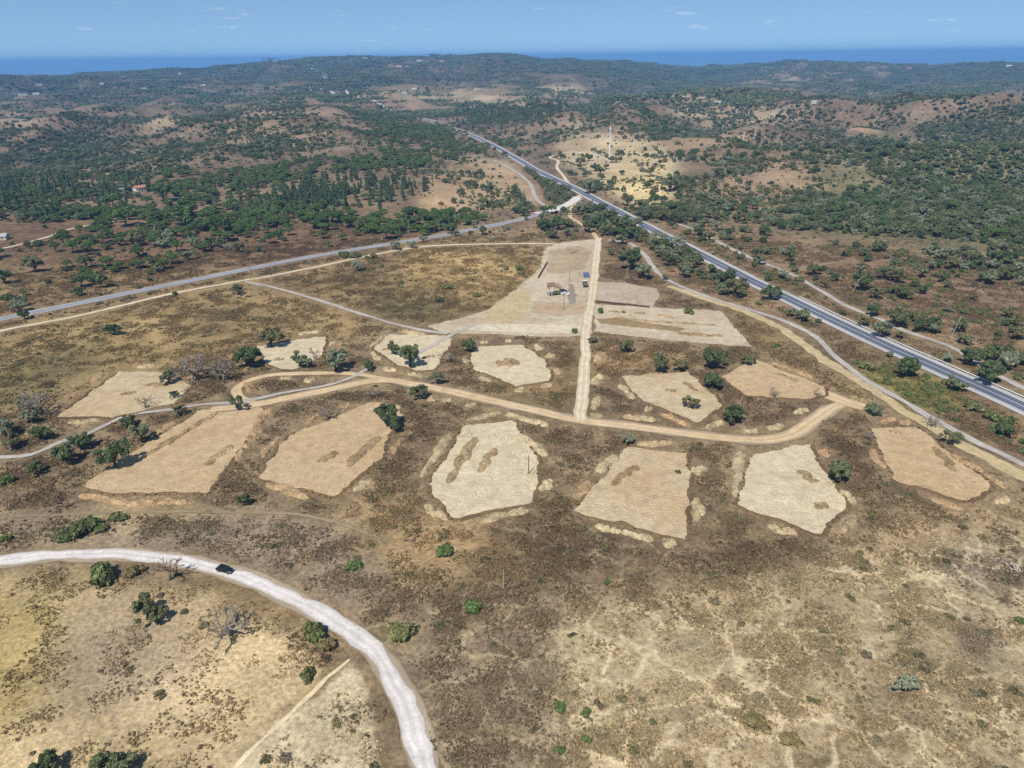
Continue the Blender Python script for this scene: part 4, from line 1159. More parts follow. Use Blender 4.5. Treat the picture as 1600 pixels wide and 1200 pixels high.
ONES = [
    # (kind, crown centre px, crown width px, label)
    ('oak', 425, 525, 42, 'round green oak at the upper corner of the small pale plot'),
    ('oak_dark', 391, 558, 38, 'dense dark oak at the left corner of the small pale plot'),
    ('oak_open', 471, 560, 32, 'thin open oak inside the small pale plot beside its brush heap'),
    ('oak_grey', 526, 562, 40, 'greyish oak standing between the two small pale plots'),
    ('oak_dark', 577, 570, 20, 'small dark oak where the gravel path meets the tan loop'),
    ('oak_open', 640, 553, 46, 'spreading oak in the middle of a pale plot'),
    ('oak', 616, 543, 24, 'small oak touching the spreading oak on the pale plot'),
    ('bare', 698, 556, 24, 'grey leafless tree at the right edge of a pale plot'),
    ('oak_dark', 733, 539, 24, 'round dark oak at the corner of the rounded pale plot'),
    ('oak', 684, 590, 25, 'lone oak on the upper side of the long access track'),
    ('oak_open', 656, 612, 28, 'low open oak on the lower side of the long access track'),
    ('oak', 606, 646, 48, 'wide broken oak at the top corner of the tan plot'),
    ('bare', 584, 611, 24, 'grey leafless tree below the bend of the access track'),
    ('bare', 512, 641, 34, 'grey leafless tree above the upper edge of the tan plot'),
    ('oak_open', 281, 640, 22, 'small oak beside the gravel path above the long tan plot'),
    ('oak_open', 371, 627, 30, 'open oak overhanging the gravel path at the end of the loop'),
    ('oak', 202, 656, 28, 'oak below the gravel path near the pointed plot'),
    ('oak_open', 222, 675, 38, 'open oak between the gravel path and the long tan plot'),
    ('oak', 182, 708, 52, 'big oak casting shade on the long tan plot'),
    ('oak_dark', 129, 687, 34, 'dark oak on the lower side of the gravel path'),
    ('oak', 103, 706, 40, 'wide oak below the gravel path in dark scrub'),
    ('oak_open', 59, 731, 26, 'small oak with a bare crown in brown grass'),
    ('oak', 66, 674, 30, 'oak in dark scrub left of the pointed plot'),
    ('oak_grey', 10, 668, 34, 'grey oak at the left end of the dark scrub'),
    ('oak', 20, 690, 28, 'low oak beneath the grey oak in the dark scrub'),
    ('bare', 55, 624, 62, 'wide grey leafless tree left of the pointed plot'),
    ('oak_grey', 50, 648, 30, 'grey oak below the wide leafless tree'),
    ('bare', 306, 570, 58, 'broad grey thicket tree above the pointed plot'),
    ('bare', 350, 577, 44, 'grey thicket tree beside the dense dark oak'),
    ('oak', 264, 588, 26, 'oak at the top corner of the pointed plot'),
    ('dead', 228, 626, 26, 'small bare tree standing on the pointed plot'),
    ('oak_open', 272, 615, 16, 'little oak at the right corner of the pointed plot'),
    ('dead', 491, 551, 20, 'dead trunk beside the thin oak on the small plot'),
    ('oak', 978, 540, 26, 'round oak on the golden grass right of the pale track'),
    ('oak', 1031, 567, 31, 'left oak of the pair above the pale pink plot'),
    ('oak', 1062, 568, 28, 'right oak of the pair above the pale pink plot'),
    ('oak_dark', 1112, 558, 42, 'big dark oak between the pink and orange plots'),
    ('oak_dark', 1112, 593, 34, 'dark oak just below the big one between the plots'),
    ('oak', 1169, 561, 22, 'oak at the top corner of the orange tan plot'),
    ('oak', 1080, 627, 25, 'small oak standing on the pale pink plot'),
    ('oak', 1145, 644, 36, 'round oak right of the pale pink plot'),
    ('oak_grey', 981, 685, 21, 'small grey oak below the access track'),
    ('oak', 926, 530, 14, 'little oak where the pale track leaves the yard'),
    ('oak', 1364, 637, 27, 'oak between the spur of track and the trench strip'),
    ('oak', 1312, 731, 50, 'big bushy oak at the right edge of a pale plot'),
    ('bare', 1209, 612, 20, 'leafless tree at the lower edge of the orange tan plot'),
    ('bare', 1277, 612, 18, 'leafless tree at the right tip of the orange tan plot'),
    ('bare', 1456, 656, 26, 'grey leafless tree between trench strip and service track'),
    ('oak_open', 1484, 684, 26, 'thin oak on the trench strip'),
    ('bare', 1356, 680, 16, 'small leafless tree at the corner of the lower tan plot'),
    ('oak', 178, 513, 24, 'lone oak in the golden field below the asphalt road'),
    ('oak_open', 372, 452, 20, 'thin oak near the start of the straight gravel path'),
    ('oak_dark', 986, 402, 44, 'large dark oak clump tree beside the yard'),
    ('oak', 1004, 421, 34, 'oak on the lower side of the dark clump by the yard'),
    ('oak', 975, 394, 26, 'oak on the upper side of the dark clump by the yard'),
    ('oak', 955, 393, 14, 'little oak in front of the dark clump by the yard'),
    ('oak_open', 230, 948, 46, 'double crowned oak casting shade on the straw field'),
    ('oak', 248, 958, 34, 'second stem of the double crowned oak on the straw field'),
    ('dead', 266, 887, 46, 'gaunt dead tree at the edge of the white gravel road'),
    ('bare', 360, 962, 72, 'large dead tree with spread grey branches on the straw field'),
    ('oak_grey', 1412, 1063, 40, 'lone grey green tree in the pale scrub'),
    ('white', 1587, 884, 22, 'bleached dead tree lying in grey scrub'),
    ('white', 1528, 637, 16, 'white fallen tree in the green bushes by the highway'),
    ('oak_dark', 77, 1192, 42, 'dark oak in the straw field, its shadow on dry grass'),
    ('oak', 170, 1192, 62, 'broad low oak in the straw field beside the dark one'),
]
for q in ONES:
    plant_px(q[0], q[1], q[2], q[3], q[4], k=q[1] * 7 + q[2])
SH = [
    ('shrub', 163, 892, 46, 'large dark green bush at the edge of the white gravel road'),
    ('shrub_brown', 211, 888, 26, 'brownish bush beside the large one on the white gravel road'),
    ('shrub', 492, 982, 40, 'round dark bush inside the bend of the white gravel road'),
    ('shrub_brown', 512, 1004, 30, 'brown bush below the round dark one in the road bend'),
    ('shrub', 480, 1052, 27, 'small bush at the corner of the two straw fields'),
    ('shrub', 627, 983, 44, 'big bush outside the bend of the white gravel road'),
    ('shrub_bright', 738, 944, 28, 'bright green bush in brown scrub'),
    ('shrub_bright', 692, 857, 28, 'round green bush below the six sided plot'),
    ('shrub_bright', 553, 880, 23, 'green bush in golden grass above the white road'),
    ('shrub_bright', 873, 1103, 21, 'left one of two green bushes in the pale scrub'),
    ('shrub', 915, 1111, 17, 'right one of two green bushes in the pale scrub'),
    ('shrub', 915, 1153, 15, 'small dark bush below the two green ones'),
    ('shrub', 875, 1168, 18, 'dark bush lowest of the scattered green ones'),
    ('shrub_bright', 950, 908, 12, 'tiny green bush in the dark brown scrub'),
    ('shrub', 1342, 863, 13, 'tiny dark bush beside a worn trail'),
    ('shrub_brown', 1184, 1120, 40, 'flat olive bush in the pale scrub'),
    ('shrub_brown', 1237, 1147, 36, 'spreading olive bush beside the flat one'),
    ('shrub', 131, 817, 44, 'long bush above the bend of the white gravel road'),
    ('shrub', 101, 836, 26, 'dark bush at the lower end of the long one'),
    ('shrub', 184, 805, 24, 'small dark bush upslope of the long one'),
    ('shrub', 160, 823, 20, 'low bush right of the long one'),
    ('oak_dark', 383, 783, 22, 'round dark little oak below the tan plots'),
    ('shrub', 536, 396, 19, 'round bush on the lower side of the asphalt road'),
    ('shrub', 556, 397, 17, 'second round bush on the lower side of the asphalt road'),
    ('shrub', 584, 399, 12, 'small bush on the sandy track below the asphalt road'),
    ('oak_grey', 559, 418, 18, 'pale grey bush at the edge of the golden field'),
    ('shrub', 700, 447, 15, 'tall bush in the field left of the work yard'),
    ('shrub', 687, 467, 14, 'tall bush nearest the green hollow of the field'),
    ('shrub', 744, 460, 12, 'small bush alone in the field left of the yard'),
    ('shrub', 811, 418, 13, 'bush of a pair near the yard wall'),
    ('shrub', 815, 426, 9, 'smaller bush of the pair near the yard wall'),
    ('shrub', 791, 419, 9, 'small bush left of the pair near the yard wall'),
    ('shrub', 626, 440, 10, 'low bush in the brown part of the field'),
    ('shrub', 897, 517, 10, 'slim dark young tree on the lower edge of the yard'),
    ('shrub', 939, 486, 10, 'slim young tree at the corner of the pale wedge'),
    ('shrub', 974, 487, 6, 'tiny bush on the pale wedge'),
    ('shrub', 869, 457, 12, 'dark round bush against the ruined house'),
    ('shrub', 1059, 736, 9, 'tiny bush on the tan to pale plot'),
    ('shrub', 1212, 538, 12, 'small bush on golden grass below the pale wedge'),
    ('shrub', 1075, 486, 14, 'bush on the upper edge of the pale wedge'),
    ('shrub', 13, 748, 20, 'dark bush at the left edge of the brown grass'),
    ('shrub', 10, 838, 18, 'dark low bush above the white road'),
    ('shrub', 1595, 968, 14, 'dark bush beside the dry trail'),
]
for q in SH:
    plant_px(q[0], q[1], q[2], q[3], q[4], drop=.3, zs=.5 if 'olive' in q[4] else 1.5 if 'slim' in q[4] else 1.0)

# trees around the roads, read off one by one
LISTED = {
    'tree in the strip between the highway and the service track': [
        ('oak', 910, 325, 26), ('oak', 920, 353, 24), ('oak_dark', 935, 344, 26), ('oak', 953, 333, 24), ('oak', 970, 350, 26), ('oak_dark', 985, 362, 26), ('oak', 972, 372, 22), ('oak', 992, 348, 24), ('oak', 942, 360, 20),
        ('oak', 1020, 380, 24), ('oak', 1034, 391, 26), ('oak', 1044, 405, 26), ('oak_grey', 1058, 380, 24), ('oak', 1075, 393, 24), ('oak', 1083, 410, 22), ('oak', 1070, 424, 22), ('oak', 1150, 447, 40), ('oak', 1130, 452, 22),
        ('oak', 1039, 432, 12), ('oak', 1203, 456, 30), ('oak', 1252, 492, 24), ('oak', 1236, 487, 18), ('oak', 1390, 552, 14), ('oak_dark', 1417, 571, 40), ('shrub', 1475, 594, 12), ('shrub', 1520, 628, 28), ('shrub', 1548, 645, 24), ('shrub', 1575, 652, 20), ('shrub', 1355, 568, 20)],
    'tree on the slope above the highway': [
        ('oak', 922, 291, 26), ('oak', 914, 286, 18), ('oak', 980, 312, 24), ('oak', 1000, 318, 18), ('oak', 1005, 335, 22), ('oak', 1040, 337, 22), ('oak', 1060, 340, 20), ('oak', 1082, 338, 22), ('oak', 1105, 332, 20), ('oak_grey', 1135, 325, 22), ('oak', 1155, 337, 20),
        ('oak', 1047, 288, 26), ('oak', 1019, 303, 12), ('oak', 1066, 288, 14), ('oak_open', 1015, 268, 20), ('oak', 1115, 287, 16), ('oak_grey', 1127, 365, 16), ('oak', 1233, 399, 22), ('oak', 1198, 390, 18), ('oak', 1270, 420, 24), ('oak', 1305, 433, 16), ('oak_dark', 1345, 440, 32),
        ('oak', 1380, 425, 26), ('oak', 1400, 430, 28), ('oak_open', 1410, 456, 26), ('oak', 1393, 453, 16), ('oak_dark', 1362, 482, 28), ('oak', 1378, 512, 36), ('oak', 1349, 501, 20), ('oak', 1400, 497, 32), ('oak', 1423, 494, 22), ('oak', 1440, 508, 26), ('oak', 1460, 513, 20), ('oak', 1404, 522, 14),
        ('oak', 1500, 508, 26), ('oak', 1508, 528, 24), ('oak_dark', 1515, 555, 36), ('oak', 1545, 548, 34), ('oak_dark', 1545, 578, 48), ('oak', 1572, 488, 18), ('oak', 1592, 520, 26), ('oak', 1598, 560, 26), ('oak_grey', 1480, 557, 20), ('shrub', 1248, 433, 14), ('oak', 1322, 395, 14), ('oak', 1485, 412, 20), ('oak', 1440, 425, 20), ('oak', 1540, 430, 30), ('oak', 1570, 425, 30)],
    'tree beside the side road and its junction': [
        ('oak_dark', 808, 327, 16), ('oak_dark', 818, 330, 18), ('oak', 830, 325, 14), ('oak_dark', 850, 326, 16), ('pine', 862, 327, 17), ('oak', 887, 332, 9), ('oak', 822, 340, 9), ('oak', 846, 338, 12), ('oak_dark', 850, 352, 22), ('oak_dark', 872, 350, 22), ('oak', 886, 362, 16), ('oak', 862, 364, 20),
        ('oak', 755, 360, 16), ('oak', 735, 364, 10), ('oak', 742, 352, 12), ('oak', 705, 358, 18), ('pine', 700, 345, 22), ('oak', 712, 364, 12), ('oak_grey', 619, 383, 18), ('oak_grey', 645, 381, 16), ('oak_grey', 662, 372, 14), ('oak', 671, 356, 20), ('bare', 792, 332, 14), ('bare', 780, 333, 12)],
    'tree on the brown heath left of the side road': [
        ('oak', 178, 415, 1), ('oak', 55, 413, 30), ('oak', 135, 408, 26), ('oak_open', 160, 437, 30), ('oak', 8, 432, 28), ('oak', 35, 470, 20), ('oak', 38, 456, 14), ('pine', 452, 361, 16), ('pine', 443, 372, 12), ('pine', 400, 367, 12), ('pine', 400, 373, 9), ('pine', 514, 380, 13), ('pine', 535, 370, 12), ('pine', 506, 366, 16), ('pine', 490, 364, 12), ('pine', 430, 331, 18), ('pine', 472, 325, 18),
        ('pine', 520, 340, 24), ('pine', 546, 345, 26), ('pine', 604, 362, 28), ('pine', 626, 355, 16), ('pine', 640, 332, 26), ('pine', 695, 335, 24), ('oak', 561, 352, 22), ('oak', 210, 375, 26), ('oak_grey', 265, 370, 24), ('oak', 250, 357, 24), ('pine', 160, 360, 22), ('pine', 100, 372, 30), ('pine', 115, 384, 26), ('pine', 88, 386, 18), ('pine', 140, 384, 22),
        ('pine', 198, 338, 38), ('pine', 238, 340, 34), ('pine', 283, 335, 40), ('pine', 340, 352, 40), ('pine', 328, 335, 34), ('oak_dark', 292, 344, 28), ('oak', 320, 384, 18), ('pine', 320, 386, 18), ('oak', 375, 386, 20), ('pine', 234, 406, 14), ('oak', 282, 396, 10), ('pine', 178, 312, 30), ('pine', 256, 300, 36), ('oak_dark', 330, 378, 20), ('oak', 345, 380, 18), ('oak_grey', 300, 378, 18)],
    'tree on the straw field around the mast': [
        ('oak', 993, 252, 7), ('oak', 1004, 256, 6), ('oak', 1011, 256, 8), ('oak', 1024, 258, 8), ('oak', 1034, 260, 8), ('oak_dark', 972, 269, 11), ('oak', 937, 266, 16), ('oak', 930, 262, 14), ('oak', 962, 249, 12), ('oak', 955, 249, 12), ('oak', 908, 252, 16), ('oak', 920, 246, 14), ('oak', 960, 278, 8), ('oak', 947, 260, 10), ('oak', 940, 276, 12), ('oak', 905, 259, 12)],
}
SPN = {'oak': 'green oak', 'oak_dark': 'dark green oak', 'oak_grey': 'grey green oak', 'oak_open': 'thin crowned oak', 'pine': 'bright green umbrella pine', 'shrub': 'low green bush', 'bare': 'leafless grey tree', 'spire': 'dark slender tree'}
def zlabel(kind, zone):
    return SPN[kind] + ' ' + zone[5:]
for zone, items in LISTED.items():
    for kd, cx, cy, wp in items:
        if wp < 3: continue
        plant_px(kd, cx, cy, wp, zlabel(kd, zone), SPN[kd].replace('bush', 'bushe') + 's ' + zone[5:])

# ------------------------------------------------------------------ wild growth scattered by the density maps
def scatter_candidates(r0, r1, n, azmax=R(44)):
    r = np.sqrt(RNG.uniform(r0 * r0, r1 * r1, n)); a = RNG.uniform(-azmax, azmax, n)
    return r * np.sin(a), r * np.cos(a)

def thin(x, y, rad, order):
    """greedy spacing on a hash grid"""
    cell = 3.0; grid = {}; keep = []
    for i in order:
        R_ = rad[i]; k = int(R_ / cell) + 1
        cx, cy = int(x[i] // cell), int(y[i] // cell)
        ok = True
        for a in range(cx - k, cx + k + 1):
            for b in range(cy - k, cy + k + 1):
                for j in grid.get((a, b), ()):
                    if (x[i] - x[j]) ** 2 + (y[i] - y[j]) ** 2 < (.5 * (R_ + rad[j])) ** 2: ok = False; break
                if not ok: break
            if not ok: break
        if ok: grid.setdefault((cx, cy), []).append(i); keep.append(i)
    return np.array(keep, int)

for (a_, b_) in ((220, 298), (222, 304), (215, 302), (192, 299), (193, 304), (216, 312), (213, 322), (934, 247), (934, 251), (952, 251), (2, 374), (10, 380), (955, 258)):
    q_ = G(a_, b_); mark_disc(q_[0], q_[1], 8)
X, Y = scatter_candidates(230, 1750, 420000)
Z = H(X, Y)
PXs, PYs, DEP = proj(X, Y, Z)
T = look(TREEMAP, PXs + 10 * (fbm(X / 40, Y / 40, 3, 11) - .5) * 2, PYs + 6 * (fbm(X / 40, Y / 40, 3, 12) - .5) * 2)
rr_ = np.hypot(X, Y)
farw = sstep(500, 900, rr_)
mod = np.clip(.35 + 4.0 * (fbm(X / 60, Y / 60, 4, 21) - .42) - 1.25 * relief(X, Y) * farw, .06, 1.5)
mod = 1 - (1 - mod) * (1 - .7 * sstep(.55, .8, T.max(1)))
T = T * np.array([.5, .6, .9, 1.0])
T[:, 3] = np.maximum(T[:, 3], .26 * farw)
T = T * mod[:, None]
u = RNG.random(len(X))
cum = np.cumsum(T, 1)
kindi = (u[:, None] > cum).sum(1)          # 4 = nothing
ok = (kindi < 4) & ~taken(X, Y) & (PXs > -160) & (PXs < 1760)
for (ax, ay, ar) in PLACED:
    ok &= (X - ax) ** 2 + (Y - ay) ** 2 > (ar * 1.0 + 1.0) ** 2
X, Y, Z, PXs, PYs, DEP, kindi = [a[ok] for a in (X, Y, Z, PXs, PYs, DEP, kindi)]
wid = np.where(kindi == 0, (3.0 + 5.2 * RNG.random(len(X)) ** 1.5), np.where(kindi == 1, RNG.uniform(5.5, 10, len(X)), np.where(kindi == 2, RNG.uniform(2.4, 3.6, len(X)), RNG.uniform(.9, 2.9, len(X)))))
big_ = np.where(kindi < 3)[0]
small_ = np.where(kindi == 3)[0]
keep = np.concatenate([thin(X, Y, wid * .56, big_), small_[RNG.random(len(small_)) < .62]])
X, Y, Z, PXs, PYs, DEP, kindi, wid = [a[keep] for a in (X, Y, Z, PXs, PYs, DEP, kindi, wid)]
app = wid / DEP
inview = (PXs > -20) & (PXs < 1620) & (PYs > 0) & (PYs < 1200)
KN = ['oak', 'pine', 'spire', 'shrub']
LIM = {0: 150, 1: 130, 2: 90, 3: 170}
indiv = np.zeros(len(X), bool)
for k in range(4):
    ids = np.where((kindi == k) & inview)[0]
    ids = ids[np.argsort(-app[ids])][:LIM[k]]
    indiv[ids] = True
HWX = np.interp
def zone_of(px, py, x, y):
    d = seg_dist(np.array(x), np.array(y), HWY_W)
    hx = np.interp(py, [p[1] for p in HWY], [p[0] for p in HWY])
    if py > 300 and px > hx: return 'growing wild on the slope above the highway'
    if px > hx: return 'growing wild in the woods beyond the highway'
    if py > 330 and px > 880: return 'growing wild on the verge below the highway'
    if py < 330 and px > 640: return 'growing wild on the bare hill by the junction'
    if px < 300 and py > 325: return 'growing wild around the farm lane'
    if px < 330 and py > 270: return 'growing wild close to the white farmhouse'
    if px < 720 and py > 345: return 'growing wild on the heath above the side road'
    if 440 < px < 700 and py > 275: return 'growing wild round the dark plantation'
    return 'growing wild at the edge of the valley woods'
for i in np.where(indiv)[0]:
    kd = KN[kindi[i]]
    if kd == 'oak': kd = random.choice(['oak', 'oak', 'oak_dark', 'oak_grey', 'oak_open'])
    zn = zone_of(PXs[i], PYs[i], X[i], Y[i])
    sz = (('short', 'middling', 'tall') if kd == 'spire' else ('small', 'middling', 'broad'))[int(np.digitize(wid[i] / SPEC[kd][0], [.85, 1.12]))]
    plant(kd, X[i], Y[i], wid[i], sz + ' ' + SPN[kd] + ' ' + zn, sz + ' ' + SPN[kd].replace('bush', 'bushe') + 's ' + zn)

# ------------------------------------------------------------------ uncountable growth as instances on points
def scatter(name, P, scl, idx, protos, label, cat, tint=None):
    me = bpy.data.meshes.new(name)
    me.vertices.add(len(P)); me.vertices.foreach_set('co', np.asarray(P, np.float32).ravel())
    def at(nm, typ, key, arr):
        a = me.attributes.new(nm, typ, 'POINT'); a.data.foreach_set(key, np.ascontiguousarray(arr).ravel())
    scl = np.asarray(scl, np.float32)
    if scl.ndim == 1: scl = np.stack([scl] * 3, 1)
    at('scl', 'FLOAT_VECTOR', 'vector', scl)
    rot = np.zeros((len(P), 3), np.float32); rot[:, 2] = RNG.uniform(0, 6.28, len(P))
    at('rot', 'FLOAT_VECTOR', 'vector', rot)
    at('pick', 'INT', 'value', np.asarray(idx, np.int32))
    if tint is not None:
        at('tint', 'FLOAT_COLOR', 'color', np.concatenate([tint, np.ones((len(P), 1))], 1).astype(np.float32))
    o = ob(name, me)
    ng = bpy.data.node_groups.new(name, 'GeometryNodeTree')
    ng.interface.new_socket('Geometry', in_out='INPUT', socket_type='NodeSocketGeometry')
    ng.interface.new_socket('Geometry', in_out='OUTPUT', socket_type='NodeSocketGeometry')
    N = ng.nodes; L = ng.links
    gi = N.new('NodeGroupInput'); go = N.new('NodeGroupOutput')
    iop = N.new('GeometryNodeInstanceOnPoints')
    jn = N.new('GeometryNodeJoinGeometry')
    for pr in reversed(protos):      # a join lists its last link first
        oi = N.new('GeometryNodeObjectInfo'); oi.transform_space = 'ORIGINAL'
        oi.inputs['Object'].default_value = pr; oi.inputs['As Instance'].default_value = True
        L.new(oi.outputs['Geometry'], jn.inputs[0])
    def na(nm, typ):
        n = N.new('GeometryNodeInputNamedAttribute'); n.data_type = typ; n.inputs['Name'].default_value = nm
        return n.outputs['Attribute']
    L.new(gi.outputs[0], iop.inputs['Points']); L.new(jn.outputs[0], iop.inputs['Instance'])
    iop.inputs['Pick Instance'].default_value = True
    L.new(na('pick', 'INT'), iop.inputs['Instance Index'])
    er = N.new('FunctionNodeEulerToRotation')
    L.new(na('rot', 'FLOAT_VECTOR'), er.inputs[0]); L.new(er.outputs[0], iop.inputs['Rotation'])
    L.new(na('scl', 'FLOAT_VECTOR'), iop.inputs['Scale'])
    L.new(iop.outputs[0], go.inputs[0])
    md = o.modifiers.new('scatter', 'NODES'); md.node_group = ng
    tag(o, label, cat, kind='stuff')
    return o

def proto(name, me): return bpy.data.objects.new(name, me)      # geometry source only

P_OAK = [proto('oak_crown', v[1][1]) for v in SPEC['oak'][1][:4] + SPEC['oak_dark'][1][:2] + SPEC['oak_grey'][1][:1]]
P_PINE = [proto('pine_crown', v[1][1]) for v in SPEC['pine'][1][:3]]
P_SPI = [proto('spire_crown', v[1][1]) for v in SPEC['spire'][1][:2]]
P_SHR = [proto('shrub_foliage', v[1][1]) for v in SPEC['shrub'][1][:3]]
rest = ~indiv
m = rest & (kindi <= 2)
nO, nP, nS = len(P_OAK), len(P_PINE), len(P_SPI)
idx = np.where(kindi == 0, RNG.integers(0, nO, len(X)), np.where(kindi == 1, nO + RNG.integers(0, nP, len(X)), nO + nP + RNG.integers(0, nS, len(X))))
W0 = np.where(kindi == 0, 6.9, np.where(kindi == 1, 7.0, 2.4))
Pm = np.stack([X, Y, Z - np.where(kindi == 2, .1, wid * .16)], 1)
print('WOODLAND', int(m.sum()))
scatter('woodland', Pm[m], (wid / W0)[m], idx[m], P_OAK + P_PINE + P_SPI, 'mixed oak and pine woodland covering the middle hills', 'woodland')
m = rest & (kindi == 3)
scatter('undergrowth', np.stack([X, Y, Z], 1)[m], (wid / 2.5)[m], RNG.integers(0, len(P_SHR), int(m.sum())), P_SHR, 'wild undergrowth of low bushes across the slopes', 'undergrowth')

# far hills: clumps of small crowns
def clump_mesh(seed, n=16):
    rs = np.random.default_rng(seed); Vs = []; Qs = []; b = 0
    for i in range(n):
        cx, cy = rs.normal(0, 17, 2); w_ = rs.uniform(2.2, 4.2)
        V, Q = cloud([(cx, cy, 2.6, w_), (cx + rs.uniform(-2, 2), cy + rs.uniform(-2, 2), 3.4, w_ * .7)], 60, 1.15, int(rs.integers(1e6)), .7)
        Vs.append(V); Qs.append(Q + b); b += len(V)
    for i in range(22):
        cx, cy = rs.normal(0, 22, 2); w_ = rs.uniform(.9, 1.9)
        V, Q = cloud([(cx, cy, .8, w_)], 16, .8, int(rs.integers(1e6)), .7)
        Vs.append(V); Qs.append(Q + b); b += len(V)
    return fast_mesh('clump', np.concatenate(Vs), np.concatenate(Qs), M['wood'])
P_CL = [proto('tree_clump', clump_mesh(900 + k)) for k in range(5)]
x2, y2 = scatter_candidates(1650, 6800, 120000)
z2 = H(x2, y2); a2, b2, d2 = proj(x2, y2, z2)
t2 = look(TREEMAP, a2, b2)[:, :3].sum(1)
md2 = np.clip(.55 + 2.2 * (fbm(x2 / 220, y2 / 220, 4, 25) - .42) - .7 * relief(x2, y2), .22, 1.4)
ok = (RNG.random(len(x2)) < t2 * md2 * (1.05 + .7 * sstep(2500, 4500, np.hypot(x2, y2)))) & ~taken(x2, y2)
ok &= (np.hypot(x2, y2) / np.interp(np.arctan2(x2, y2), _ca, _cd)) < 1.12
print('CLUMPS', int(ok.sum()))
scatter('far_woodland', np.stack([x2, y2, z2 - .5], 1)[ok], RNG.uniform(.7, 1.2, int(ok.sum())), RNG.integers(0, 5, int(ok.sum())), P_CL, 'far woods dotting the hazy hills below the skyline', 'woodland')

# low scrub and grass tufts on the near ground
def tuft_mesh(seed, n=40, span=2.6, hgt=.3):
    rs = np.random.default_rng(seed); Vs = []; Qs = []; b = 0
    for i in range(n):
        cx, cy = np.clip(rs.normal(0, span * .5, 2), -2, 2); w_ = rs.uniform(.08, .2) * (1.7 if rs.random() < .12 else 1)
        V, Q = cloud([(cx, cy, w_ * .4, w_)], 9, w_ * .6, int(rs.integers(1e6)), hgt * 2.6, .2)
        Vs.append(V); Qs.append(Q + b); b += len(V)
    return fast_mesh('tufts', np.concatenate(Vs), np.concatenate(Qs), M['scrub'])
P_TU = [proto('scrub_tufts', tuft_mesh(950 + k)) for k in range(6)]
E2 = EXM.copy()
for _ in range(1):
    E2[1:] |= E2[:-1]; E2[:-1] |= E2[1:]; E2[:, 1:] |= E2[:, :-1]; E2[:, :-1] |= E2[:, 1:]
EXM = E2
x3, y3 = scatter_candidates(85, 520, 110000)
z3 = H(x3, y3); a3, b3, d3 = proj(x3, y3, z3)
mk = look(MSKMAP, a3, b3)
cl = scrub_mats(x3, y3)
ok = (RNG.random(len(x3)) < (.16 + .5 * cl) * (.05 + mk[:, 0] * 1.15) * (1 - .9 * np.clip(mk[:, 1] * trails(x3, y3) * 1.3, 0, 1))) & ~taken(x3, y3) & (a3 > -120) & (a3 < 1720) & (b3 < 1290)
print('TUFTS', int(ok.sum()))
gc = look(COLMAP, a3, b3) * GAIN * (.5 + .6 * RNG.random((len(x3), 1)))
scatter('dry_scrub', np.stack([x3, y3, z3], 1)[ok], (RNG.uniform(.7, 1.5, len(x3)))[ok], RNG.integers(0, 6, int(ok.sum())), P_TU, 'knee high dry scrub and grass tufts between the plots', 'scrub', gc[ok])

# ------------------------------------------------------------------ buildings
M['white_wall'] = plain('white_render', lin((232, 226, 216)), .85, .06, .8)
M['cream_wall'] = plain('cream_render', lin((214, 198, 172)), .85, .08, .8)
M['red_roof'] = plain('clay_tiles', lin((190, 128, 106)), .85, .18, 3)
M['brown_roof'] = plain('old_tiles', lin((142, 112, 96)), .85, .2, 3)
M['grey_roof'] = plain('grey_sheet_roof', lin((176, 176, 176)), .6, .1, 2)
M['dark'] = plain('dark_opening', lin((48, 44, 42)), .6, .1, 2)
M['stone'] = plain('rubble_stone', lin((150, 124, 104)), .9, .25, 2)
M['pinkwall'] = plain('faded_pink_render', lin((214, 188, 178)), .9, .12, 1)
M['plank'] = plain('old_planks', lin((96, 76, 62)), .9, .2, 3)
M['galv'] = plain('white_painted_steel', lin((236, 238, 238)), .45, .04, 2)
M['pole'] = plain('pole_wood', lin((120, 104, 86)), .9, .15, 3)
M['concrete'] = plain('pole_concrete', lin((176, 170, 160)), .9, .1, 3)

def face_cam(x, y): return -math.atan2(x, y)

def house(px, py, w_, d_, h_, label, wall='white_wall', roof='red_roof', rz=.2, rh=1.6, nwin=2, group=None, name='house', flat_roof=False):
    x, y, z, dep = G(px, py)
    r = ob(name, None, None, (x, y, z - .15), face_cam(x, y) + rz)
    tag(r, label, 'house', group)
    MB().box(0, 0, h_ / 2, w_, d_, h_).build('wall', M[wall], r)
    if flat_roof:
        MB().box(0, 0, h_ + .13, w_ + .3, d_ + .3, .25).build('roof', M[roof], r)
    else:
        e_ = .35; b = MB()
        hw_, hd = w_ / 2 + e_, d_ / 2 + e_
        V = [(-hw_, -hd, h_), (hw_, -hd, h_), (hw_, hd, h_), (-hw_, hd, h_), (-hw_, 0, h_ + rh), (hw_, 0, h_ + rh),
             (-hw_, -hd, h_ - .18), (hw_, -hd, h_ - .18), (hw_, hd, h_ - .18), (-hw_, hd, h_ - .18)]
        F = [(0, 1, 5, 4), (2, 3, 4, 5), (0, 4, 3), (1, 2, 5), (6, 7, 1, 0), (7, 8, 2, 1), (8, 9, 3, 2), (9, 6, 0, 3), (9, 8, 7, 6)]
        b.add(V, F); ro = b.build('roof', M[roof], r)
        MB().box(w_ * .25, d_ * .12, h_ + rh * .8, .6, .6, 1.3).build('chimney', M[wall], ro)
    MB().box(0, -d_ / 2 - .02, 1.05, 1.0, .08, 2.1).build('door', M['plank'], r)
    for i in range(nwin):
        for sx in (-1, 1):
            MB().box(sx * w_ * (.22 + .17 * i), -d_ / 2 - .02, min(1.6, h_ * .55), .9, .08, 1.1).build('window', M['dark'], r)
    return r

